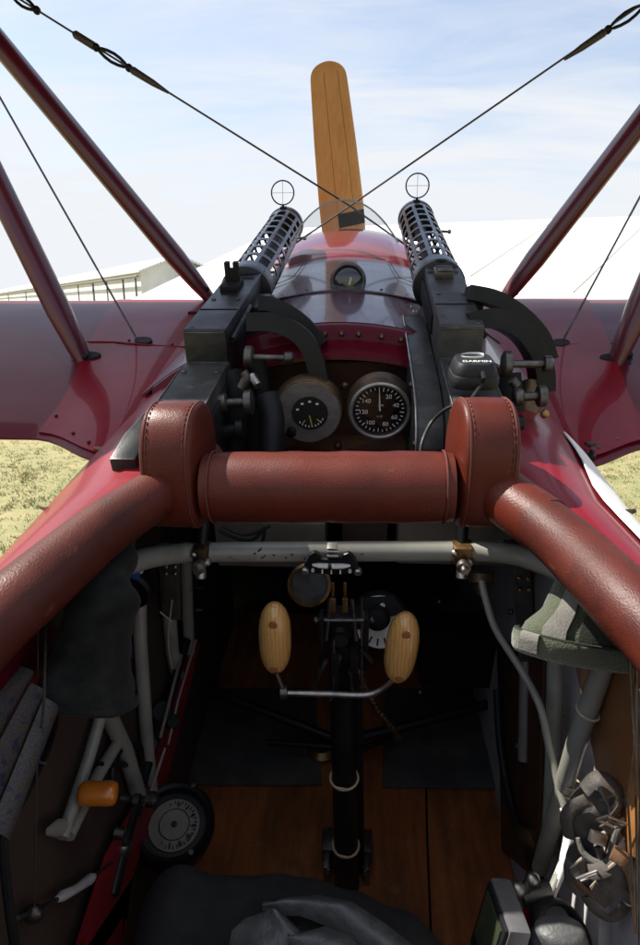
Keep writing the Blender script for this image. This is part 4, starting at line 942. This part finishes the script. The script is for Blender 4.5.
b.lathe(c - ax_*19*s_, ax_, [(r_*s_, t*s_) for r_, t in ((5, 0), (9, 1), (11.2, 3.5), (12, 9), (11.4, 19), (12, 29), (11.2, 34.5), (9, 37), (5, 38))], 24); part(b, 'throttle_handle', 'amber', rod)
b = MB(); b.tube([P(118, 798, .67), P(147, 800, .69)], .0045, 10); b.lathe(P(134, 800, .67), (1, 0, 0), [(.008, 0), (.008, .008)], 12); b.lathe(P(147, 799, .67), (1, 0, 0), [(.010, 0), (.010, .01), (.006, .014)], 12); part(b, 'lever_end', 'dark_steel', rod); b = MB(); b.tube([P(127, 838, .68), P(123, 852, .67)], .009, 12); part(b, 'lever_tail', 'dark_steel', rod); b = MB(); b.lathe(P(115, 832, .68), (1, 0, -.2), [(.008, 0), (.008, .012)], 12); part(b, 'lever_boss', 'dark_steel', rod)
b = MB(); b.lathe(P(124.5, 843, .665), (-.2, -.3, -1), [(.009, 0), (.010, .003), (.010, .016), (.007, .02)], 14); part(b, 'ferrule', 'steel', rod)
# compass
CN = Vector((.10, -.42, 1)).normalized(); cc = P(174, 824, .76); s_ = S(174, 824, .76)
b = MB(); b.lathe(cc - CN*.06, CN, [(28*s_, 0), (36*s_, .02), (40*s_, .05), (40*s_, .066), (37*s_, .072), (33*s_, .070), (32*s_, .052)], 48); cp = part(b, 'compass', 'black')
b = MB(); b.disc(cc - CN*.008, CN, 32.5*s_, .002, 40); part(b, 'bowl', 'dial', cp)
b = MB(); b.lathe(cc - CN*.004 + XV*0, CN, [(25*s_, 0), (25*s_, .0015)], 40); part(b, 'compass_card', 'tin', cp)
b = MB(); b.lathe(cc - CN*.0023, CN, [(14.5*s_, 0), (14.5*s_, .0012)], 32); part(b, 'card_centre', 'tin', cp)
b = MB(); b.lathe(cc - CN*.001, CN, [(3*s_, 0), (2.6*s_, .003)], 12); b.ring(cc-CN*.001, CN, 14.8*s_, .5*s_, 40, 5); part(b, 'pivot', 'dial', cp)
cu_ = XV.cross(CN).normalized() * -1; cxv = CN.cross(cu_).normalized()*1
b = MB()
for k in range(36):
    x, y = ang(k*10); rot = Matrix((XV, CN.cross(XV).normalized(), CN)).transposed()
    b.box(cc - CN*.0019 + (rot @ Vector((x, y, 0)))*(21.5 if k % 3 else 19.5)*s_, (1.0*s_, (3.2 if k % 3 else 6)*s_, .0008), rot @ Matrix.Rotation(R(-k*10), 3, 'Z'))
part(b, 'scale_marks', 'dial', cp)
rot = Matrix((XV, CN.cross(XV).normalized(), CN)).transposed()
for s__, a in (('N', 0), ('3', 30), ('6', 60), ('E', 90), ('12', 120), ('15', 150), ('S', 180), ('21', 210), ('24', 240), ('W', 270), ('30', 300), ('33', 330)):
    x, y = ang(a); text(s__, 6*s_, cc - CN*.0017 + (rot @ Vector((x, y, 0)))*20*s_, rot @ Vector((y, -x, 0)), rot @ Vector((x, y, 0)), 'dial', cp, ext=.0006)
for a in (20, 140, 260):
    x, y = ang(a); b = MB(); b.lathe(cc + CN*.010 + (rot @ Vector((x, y, 0)))*37*s_, CN, [(2.4*s_, 0), (2.4*s_, .004)], 10); part(b, 'screw', 'dark_steel', cp)
# red rail along the left, white tie rod, cables
b = MB(); b.prism([P(190, 640, 1.02), P(198, 640, 1.02), P(166, 770, .86), P(128, 875, .74), P(118, 960, .66), P(70, 960, .66), P(104, 855, .74), P(150, 775, .86)], (.0, .012, -.02), .001); part(b, 'side_rail', 'red_plain')
tr = itube('tie_rod', [P(18, 918, .56), P(60, 898, .60)], .0022, 'dark_steel')
b = MB(); b.tube([P(57, 899, .60), P(62, 896, .60), P(76, 889, .61), P(90, 879, .62), P(94, 876, .625)], [.003, .0055, .0045, .006, .003], 10); part(b, 'turnbuckle', 'fabric', tr)
b = MB(); b.ball(P(33, 914, .57), (.010, .008, .010), n=10); part(b, 'joint', 'dark_steel', tr); b = MB(); b.tube([P(93, 876, .625), P(112, 862, .65)], .002, 8); part(b, 'wire_tail', 'dark_steel', tr)
b = MB(); b.tube([P(38, 600, .55), P(37, 760, .44), P(34, 914, .50)], .0008, 6); b.tube([P(46, 600, .55), P(44, 700, .43), P(38, 762, .44)], .0012, 6); b.tube([P(38, 762, .44), P(46, 764, .44)], .0012, 6); part(b, 'control_cable', 'wire')
b = MB(); b.tube([P(172, 600, .86), P(168, 640, .88), P(172, 668, .9)], .0012, 6, smooth=4); b.tube([P(160, 612, .86), P(172, 622, .87)], .0012, 6); part(b, 'cord_tie', 'cord')
for v in (588, 610, 658):
    b = MB(); b.tube([P(196 if v != 658 else 132, v, .98), P(203 if v != 658 else 126, v, .98)], .003, 8); part(b, 'pin', 'dark_steel')
b = MB(); b.prism([PX(-40, 630, CX-.288), PX(64, 630, CX-.288), PX(50, 685, CX-.288), PX(-45, 780, CX-.288)], (.004, 0, 0), .001); part(b, 'inner_panel', 'red_plain', label='pinkish red strip under the left rim')
b = MB(); b.tube([PX(58, 690, CX-.28), PX(50, 740, CX-.27), PX(22, 800, CX-.26), PX(4, 830, CX-.26), PX(8, 900, CX-.26), PX(20, 980, CX-.26)], .004, 8, smooth=5); part(b, 'map_pocket', 'matte_black')

# seat under the coat
b = MB(); b.box((CX-.02, .18, -.87), (.44, .52, .05), Matrix.Rotation(R(8), 3, 'X'), .015); seat = part(b, 'seat', 'coat')
b = MB(); b.box((CX-.02, -.12, -.70), (.42, .04, .34), Matrix.Rotation(R(-12), 3, 'X'), .015); part(b, 'backrest', 'coat', seat)

P = P0
# ================================================================== LOOSE THINGS
# coat over the seat front
def fold(x, y): return noise.noise(Vector((x*9, y*7, 2.3)))*.030 + noise.noise(Vector((x*22+4, y*16, 7)))*.011
cloth = thing('coat', (CX-.05, .5, -.80), 'dark coat heaped over the seat edge with a grey leather lapel', 'coat')
b = MB(); rows = []
for i in range(33):
    row = []
    for j in range(45):
        x = -.255 + .40*j/44; t = i/32
        y = .30 + .40*t - .07*max(0, x+.02)/.12*.4
        z = -.690 - .05*max(0, t-.5)*2*0
        edge = max(0, t-.80)/.20; z -= .17*edge**1.6; y -= .02*edge
        ex = max(0, (x-.02)/.125); z -= .10*ex**2
        lx = max(0, (-.20-x)/.055); z -= .05*lx**2
        row.append(Vector((x, y, z + fold(x, y) + .012*math.sin(y*26+x*9)*.8)))
    rows.append(row)
b.sheet(rows, .006); b.build('body', 'coat', cloth, ang=80)
def leaf(name, outline, Yf, m, parent, th, lift=0, crease=.006):
    # soft leather piece filling an outline, with rolled edges and creases
    n_ = len(outline)//2; A_ = outline[:n_]; B_ = outline[n_:][::-1]; rows = []
    for i in range(n_):
        row = []
        for j in range(13):
            t = j/12; u, v = lerp(A_[i][0], B_[i][0], t), lerp(A_[i][1], B_[i][1], t)
            p = P(u, v, Yf(u, v)); bul = math.sin(math.pi*t)*.014
            row.append(p + Vector((0, -bul*.3, bul + noise.noise(p*40)*crease)))
        rows.append(row)
    # refine along length
    fine = []
    for i in range(len(rows)-1):
        for k in range(5): fine.append([lerp(rows[i][j], rows[i+1][j], k/5) for j in range(13)])
    fine.append(rows[-1])
    b = MB(); b.sheet(fine, th); return b.build(name, m, parent, ang=80)
leaf('lapel', [(262, 908), (285, 896), (318, 893), (352, 902), (385, 922), (418, 948), (395, 975), (345, 940), (325, 926), (300, 918), (284, 918), (264, 916)], lambda u, v: .560-(v-890)*.0007, 'coat_leather', cloth, .006)
leaf('cuff', [(228, 950), (232, 932), (245, 918), (262, 914), (285, 918), (330, 960), (300, 985), (228, 975)][:8], lambda u, v: .540-(v-910)*.0007, 'coat_leather', cloth, .006)
leaf('cuff', [(288, 940), (300, 930), (325, 926), (350, 936), (370, 960), (340, 975), (315, 968), (300, 962), (292, 955), (288, 948)], lambda u, v: .525-(v-920)*.0007, 'coat_leather', cloth, .006)

# gauntlet cuffs tucked under the rims: hollow flared cloth sleeves
def sleeve(rings_px, amp, m, name, label, lining, cat='glove'):
    o = thing(name, tuple(P(*rings_px[-1][:2], rings_px[-1][4])), label, cat)
    fine = []
    for i in range(len(rings_px)-1):
        for k in range(6): fine.append([lerp(a, c, k/6) for a, c in zip(rings_px[i], rings_px[i+1])])
    fine.append(rings_px[-1])
    rings, inner = [], []
    for q in fine:
        u, v, hw, hd, Y, rolla = q; c = P(u, v, Y); s_ = S(u, v, Y)
        for lst, sc in ((rings, 1), (inner, .93)):
            rg_ = []
            for k in range(32):
                a = 6.28318*k/32
                x, y = math.cos(a)*hw*s_*sc, math.sin(a)*hd*sc
                d = Vector((x*math.cos(rolla), y, -x*math.sin(rolla) - y*.35))
                p = c+d; d2 = noise.noise(Vector((p.x*30, p.y*30, p.z*16+5)))*.013 + noise.noise(p*55)*.005 + .004*math.sin(p.z*95 + 5*noise.noise(p*14))*max(0, 1-abs(v-612)/45)
                rg_.append(p + d.normalized()*d2*amp)
            lst.append(rg_)
    b = MB(); b.rings(rings, caps=False); b.rings(inner, caps=False)
    vs = list(b.b.verts); n_ = len(rings)*32
    b.b.verts.ensure_lookup_table()
    k0 = (len(rings)-1)*32
    for k in range(32): b.b.faces.new((b.b.verts[k0+k], b.b.verts[k0+(k+1) % 32], b.b.verts[n_+k0+(k+1) % 32], b.b.verts[n_+k0+k]))
    body = b.build('cuff', m, o, ang=80)
    return o, rings
gl1, rg1 = sleeve([(116, 538, 18, .020, .60, 0), (112, 562, 20, .024, .56, 0), (103, 590, 29, .030, .54, 0), (94, 620, 33, .034, .53, .05), (86, 655, 37, .038, .52, .12), (84, 682, 42, .042, .51, .22), (84, 694, 43, .044, .51, .25)], 1.0, 'grey_cloth', 'gauntlet', 'slate grey cloth gauntlet hanging cuff down from the left leather rim', 'matte_black')
b = MB(); b.tube(rg1[-1], .004, 8, closed=True); b.build('hem', 'grey_cloth', gl1)
gl2, rg2 = sleeve([(592, 545, 28, .014, .58, 0), (592, 572, 32, .016, .575, 0), (590, 593, 39, .020, .57, .03), (585, 611, 46, .025, .56, .07), (578, 629, 54, .030, .555, .12), (574, 646, 55, .034, .55, .17)], .42, 'green_cloth', 'gauntlet', 'olive green wool gauntlet with grey suede stripe hanging from the right rim', 'dark_green')
# turned back green hem and suede trims
hem = []
for dz, sc in ((.008, 1.03), (.007, 1.07), (.0, 1.09), (-.010, 1.08), (-.015, 1.04), (-.015, .99)):
    c = sum((p for p in rg2[-1]), Vector())/32; hem.append([c + (p-c)*sc + Vector((0, 0, dz)) for p in rg2[-1]])
b = MB(); b.rings(hem, caps=False); bo = b.build('turned_hem', 'green_cloth', gl2, ang=80)
b = MB(); b.tube(hem[0], .0016, 6, closed=True); b.build('hem_seam', 'dark_green', gl2)
def strip(k0, k1, m, name, off=.0022, rr=None, r0=0, r1=None):
    rows = []
    for rg_ in (rr or rg2)[r0:r1]:
        c = sum((p for p in rg_), Vector())/32; rows.append([rg_[k % 32] + (rg_[k % 32]-c).normalized()*off for k in range(k0, k1)])
    b = MB(); b.sheet(rows, .0015); return b.build(name, m, gl2, ang=80)
strip(20, 23, 'suede', 'suede_stripe'); strip(23, 27, 'dark_green', 'open_fold', .0012)
strip(18, 21, 'suede', 'suede_tab', .002, hem, 0, 4)

# charts in the left pocket
xw = CX-.262
for k, (a, c, d, e, lab) in enumerate((((-45, 745), (20, 668), (31, 674), (-32, 792), 'folded chart closest to the fuselage wall, mostly in shadow'),
                                       ((-30, 792), (30, 684), (42, 694), (-14, 836), 'middle folded chart in the left pocket, between the other two'),
                                       ((-12, 830), (43, 698), (56, 710), (6, 842), 'front folded chart in the left pocket, facing the seat'))):
    x_ = xw + .012*k
    q = [PX(*a, x_), PX(*c, x_), PX(*d, x_+.008), PX(*e, x_+.008)]
    b = MB(); rows = [[lerp(q[0], q[1], j/8).lerp(lerp(q[3], q[2], j/8), i/6) + Vector((.004*math.sin(3.14*i/6), 0, 0)) for j in range(9)] for i in range(7)]
    b.sheet(rows, .002); o = b.build('folded_chart', 'map'); tag(o, lab, 'map', 'folded charts in the left pocket')

# GPS antenna on the right gun with its cable
ac = P(472, 382, .745)
ar = Matrix.Rotation(R(12), 3, 'X')
ant = thing('antenna_puck', tuple(ac), 'small black antenna puck with white printed marks on the right gun', 'antenna')
b = MB()
prof = [(1.0, 0), (1.03, .004), (1.03, .010), (.97, .014), (.93, .0145), (.92, .018), (.80, .026), (.74, .028)]
def sq(r_, h): return [ac + ar @ Vector((.0275*r_*math.copysign(abs(math.cos(a))**.55, math.cos(a)), .030*r_*math.copysign(abs(math.sin(a))**.55, math.sin(a)), h)) for a in [6.28318*k/40 for k in range(40)]]
b.rings([sq(r_, h) for r_, h in prof]); b.build('housing', 'rubber', ant)
b = MB(); tp = ac + ar @ Vector((0, .004, .0288)); 
b.tube([tp + ar @ Vector((-.001+.0135*math.cos(a), .006+.0085*math.sin(a), 0)) for a in [R(200+ 320*k/24) for k in range(25)]], [.0004+.0016*math.sin(math.pi*k/24) for k in range(25)], 6, flat=.3); b.build('ring_mark', 'white', ant)
text('GARMIN', .0086, ac + ar @ Vector((.001, -.0125, .0286)), ar @ Vector((1, 0, 0)), ar @ Vector((0, 1, 0)), 'white', ant, 'brand_lettering', .0003)
b = MB(); b.tube([ac + ar @ Vector((.006, -.028, .008)), P(468, 402, .70), P(448, 408, .71), P(432, 422, .72), P(423, 440, .70), P(420, 456, .69)], .0022, 8, smooth=6); b.build('cable', 'rubber', ant)
b = MB(); b.tube([ac + ar @ Vector((.006, -.026, .006)), ac + ar @ Vector((.0065, -.032, .016)), ac + ar @ Vector((.006, -.024, .020))], .003, 8); b.build('strain_relief', 'rubber', ant)

# handheld GPS unit at the bottom, seen nearly edge on
gu = thing('navigation_unit', tuple(P(500, 930, .50)), 'grey handheld navigation unit standing on edge at the lower right', 'navigator')
gcx = P(500, 938, .50); grot = Matrix.Rotation(R(-84), 3, 'Z') @ Matrix.Rotation(R(-10), 3, 'X')
b = MB(); b.box(gcx, (.060, .022, .088), grot, .004); b.build('case', 'gps', gu)
b = MB(); b.box(gcx + grot @ Vector((0, -.0115, 0)), (.055, .005, .082), grot, .002); b.build('face', 'rubber', gu)
b = MB(); b.box(gcx + grot @ Vector((0, -.0145, .006)), (.043, .002, .056), grot, .0005); b.build('screen', 'screen', gu)
b = MB(); p = P(522, 893, .53); b.ball(p+Vector((-.004, 0, .004)), .009, n=14); b.tube([p, p+Vector((.008, 0, .016))], .006, 12); b.ball(p+Vector((.009, 0, .018)), .008, n=12); b.build('mount_screw', 'steel', gu)
b = MB(); b.tube([p+Vector((.0, .0, -.004)), p+Vector((.03, .004, .0))], .011, 14); b.build('mount_arm', 'dark_steel', gu)
b = MB(); b.box(P(528, 925, .54), (.014, .02, .06), Matrix.Rotation(R(15), 3, 'Y'), .002); b.build('red_block', 'red_plain', gu)
# padded pouch with ribbed quilting and strap loop
pq = thing('quilted_pouch', tuple(P(556, 950, .48)), 'grey quilted pouch with a black strap loop at the bottom edge', 'pouch')
b = MB(); c = P(556, 965, .49); s_ = S(556, 965, .49); rings = []
for k in range(23):
    t = k/22; r_ = 27*s_*(1 + .06*math.sin(t*6.28*4.5)) * (1 if t < .82 else max(0, 1-((t-.82)/.18)**2)**.5*.999+.001)
    rings.append([c + Vector((math.cos(a)*r_, math.sin(a)*r_*.7, (-25 + 92*t)*s_*.78)) + UPA*0 for a in [6.28318*j/28 for j in range(28)]])
b.rings(rings); b.build('body', 'coat_leather', pq, ang=60)
b = MB(); b.tube([P(534, 945, .50), P(536, 915, .51), P(548, 902, .52), P(566, 906, .52), P(582, 930, .51), P(588, 955, .50)], .012, 10, flat=.3, side=(0, 1, .5), smooth=5); b.build('strap', 'rubber', pq)

# leather harness straps on the right
hn = thing('leather_harness', tuple(P(600, 900, .50)), 'bundle of worn brown leather harness straps with pale cut edges on the right', 'harness')
def smooth_loop(pts, k=5):
    out = []; n_ = len(pts)
    for i in range(n_):
        p0, p1, p2, p3 = (Vector(pts[(i+d) % n_]) for d in (-1, 0, 1, 2))
        for q in range(k):
            t = q/k; out.append((.5*((2*p1)+(p2-p0)*t+(2*p0-5*p1+4*p2-p3)*t*t+(3*p1-p0-3*p2+p3)*t**3)).lerp(p1.lerp(p2, t), .75))
    return out
def flap(name, outline, m='harness', bulge=.010, th=.0035, edge=True, stitch=True):
    # a soft piece of leather: outline, domed middle, thickness, pale cut edge and a stitch line
    lp = smooth_loop([P(*q) for q in outline]); c = sum(lp, Vector())/len(lp); vd = -c.normalized(); rings = []
    for r_ in (1, .96, .88, .75, .55, .3, .02):
        rings.append([c + (p-c)*r_ + vd*(bulge*.12*(1-r_**3) + noise.noise((c+(p-c)*r_)*38)*.008 + noise.noise((c+(p-c)*r_)*110)*.0022) for p in lp])
    b = MB(); V = [[b.b.verts.new(p) for p in rg_] for rg_ in rings]; n_ = len(lp); fs = []
    for i in range(len(V)-1):
        for j in range(n_): fs.append(b.b.faces.new((V[i][j], V[i][(j+1) % n_], V[i+1][(j+1) % n_], V[i+1][j])))
    fs.append(b.b.faces.new(V[-1])); bmesh.ops.recalc_face_normals(b.b, faces=fs); bmesh.ops.solidify(b.b, geom=fs, thickness=th)
    o = b.build(name, m, hn, ang=75)
    if edge: b = MB(); b.tube(rings[0], .0010, 6, closed=True); b.build('cut_edge', 'edge', hn)
    if stitch: b = MB(); stitches(b, [p + vd*.0012 for p in rings[2]] , Vector((0, 0, 0)), r=.0004, step=.006); b.build('stitching', 'edge', hn)
    return o
flap('pouch', [(608, 798, .525), (640, 790, .52), (655, 806, .51), (640, 818, .51), (616, 818, .52)], bulge=.006)
flap('strap', [(612, 822, .52), (622, 814, .515), (646, 812, .51), (652, 880, .50), (640, 905, .50), (622, 878, .51), (606, 858, .52)], 'ply_leather', bulge=.012)
flap('pouch', [(571, 796, .53), (584, 784, .53), (599, 792, .525), (606, 806, .52), (607, 824, .515), (600, 829, .515), (582, 836, .52), (573, 831, .525)], bulge=.016)
flap('strap', [(576, 838, .52), (590, 836, .515), (602, 846, .51), (600, 862, .51), (588, 856, .515)], 'coat', bulge=-.012, stitch=False)
flap('pouch', [(566, 864, .525), (570, 846, .525), (577, 842, .52), (585, 854, .515), (597, 862, .51), (594, 884, .51), (580, 897, .515), (568, 884, .52)], bulge=.014)
flap('strap', [(571, 868, .51), (582, 858, .505), (587, 866, .505), (577, 878, .508)], bulge=.004)
flap('strap', [(591, 887, .50), (603, 873, .495), (618, 860, .485), (631, 867, .485), (627, 883, .49), (614, 897, .495), (605, 905, .50), (595, 897, .50)], bulge=.005)
b = MB(); ep = [P(578, 838, .51), P(583, 852, .505), P(595, 862, .50), (P(606, 862, .50)), P(613, 846, .50), P(618, 828, .50), P(624, 818, .505)]
b.tube(ep, [.002, .003, .0035, .0035, .0035, .003, .002], 8, smooth=6); b.build('rolled_edge', 'suede', hn)
b = MB(); b.box(P(598, 838, .50), (.016, .006, .011), Matrix.Rotation(R(20), 3, 'Y') @ Matrix.Rotation(R(-20), 3, 'X'), .0015); b.build('buckle', 'steel', hn)
b = MB(); b.tube([P(598, 845, .50), P(603, 858, .50)], .004, 8); b.build('buckle_tongue', 'dark_steel', hn)
for pts_, r_, m_ in (([(584, 790, .52), (598, 778, .52), (614, 786, .515), (622, 802, .51), (612, 818, .505)], .008, 'harness'),
                     ([(570, 838, .52), (566, 820, .52), (572, 808, .52), (588, 800, .515)], .006, 'harness'),
                     ([(604, 824, .505), (616, 836, .50), (618, 852, .495), (606, 868, .49), (590, 872, .495)], .007, 'harness'),
                     ([(630, 800, .505), (637, 824, .50), (632, 850, .495), (640, 880, .49)], .008, 'harness'),
                     ([(586, 896, .51), (596, 910, .505), (612, 918, .50), (628, 904, .495)], .007, 'harness'),
                     ([(575, 880, .51), (590, 893, .505), (604, 889, .50)], .005, 'ply_leather')):
    q_ = [P(*a) for a in pts_]; b = MB(); b.tube(q_, r_, 10, flat=.28, side=(.6, -.5, .6), smooth=6); b.build('strap', m_, hn)
for u, v, a in ((612, 822, 25), (588, 876, -30)):
    c_ = P(u, v, .488); X_ = Matrix.Rotation(R(a), 3, 'Y') @ XV; Z_ = Matrix.Rotation(R(a), 3, 'Y') @ Vector((0, -.5, .86))
    b = MB(); b.tube([c_ + X_*x*.0095 + Z_*z*.0075 for x, z in ((-1, -1), (0, -1), (1, -1), (1, 0), (1, 1), (0, 1), (-1, 1), (-1, 0))], .0014, 8, closed=True); b.build('buckle_frame', 'steel', hn)
    b = MB(); b.tube([c_ - X_*.0095, c_ + X_*.0105 + Vector((0, -.002, .001))], .0011, 6); b.build('buckle_tongue', 'dark_steel', hn)
b = MB(); b.tube([P(612, 852, .485), P(626, 862, .48), P(634, 880, .48), P(640, 930, .48)], .007, 10, flat=.3, side=(1, 0, .3), smooth=5); b.build('webbing', 'ply_leather', hn)
print('objects', len(bpy.data.objects))
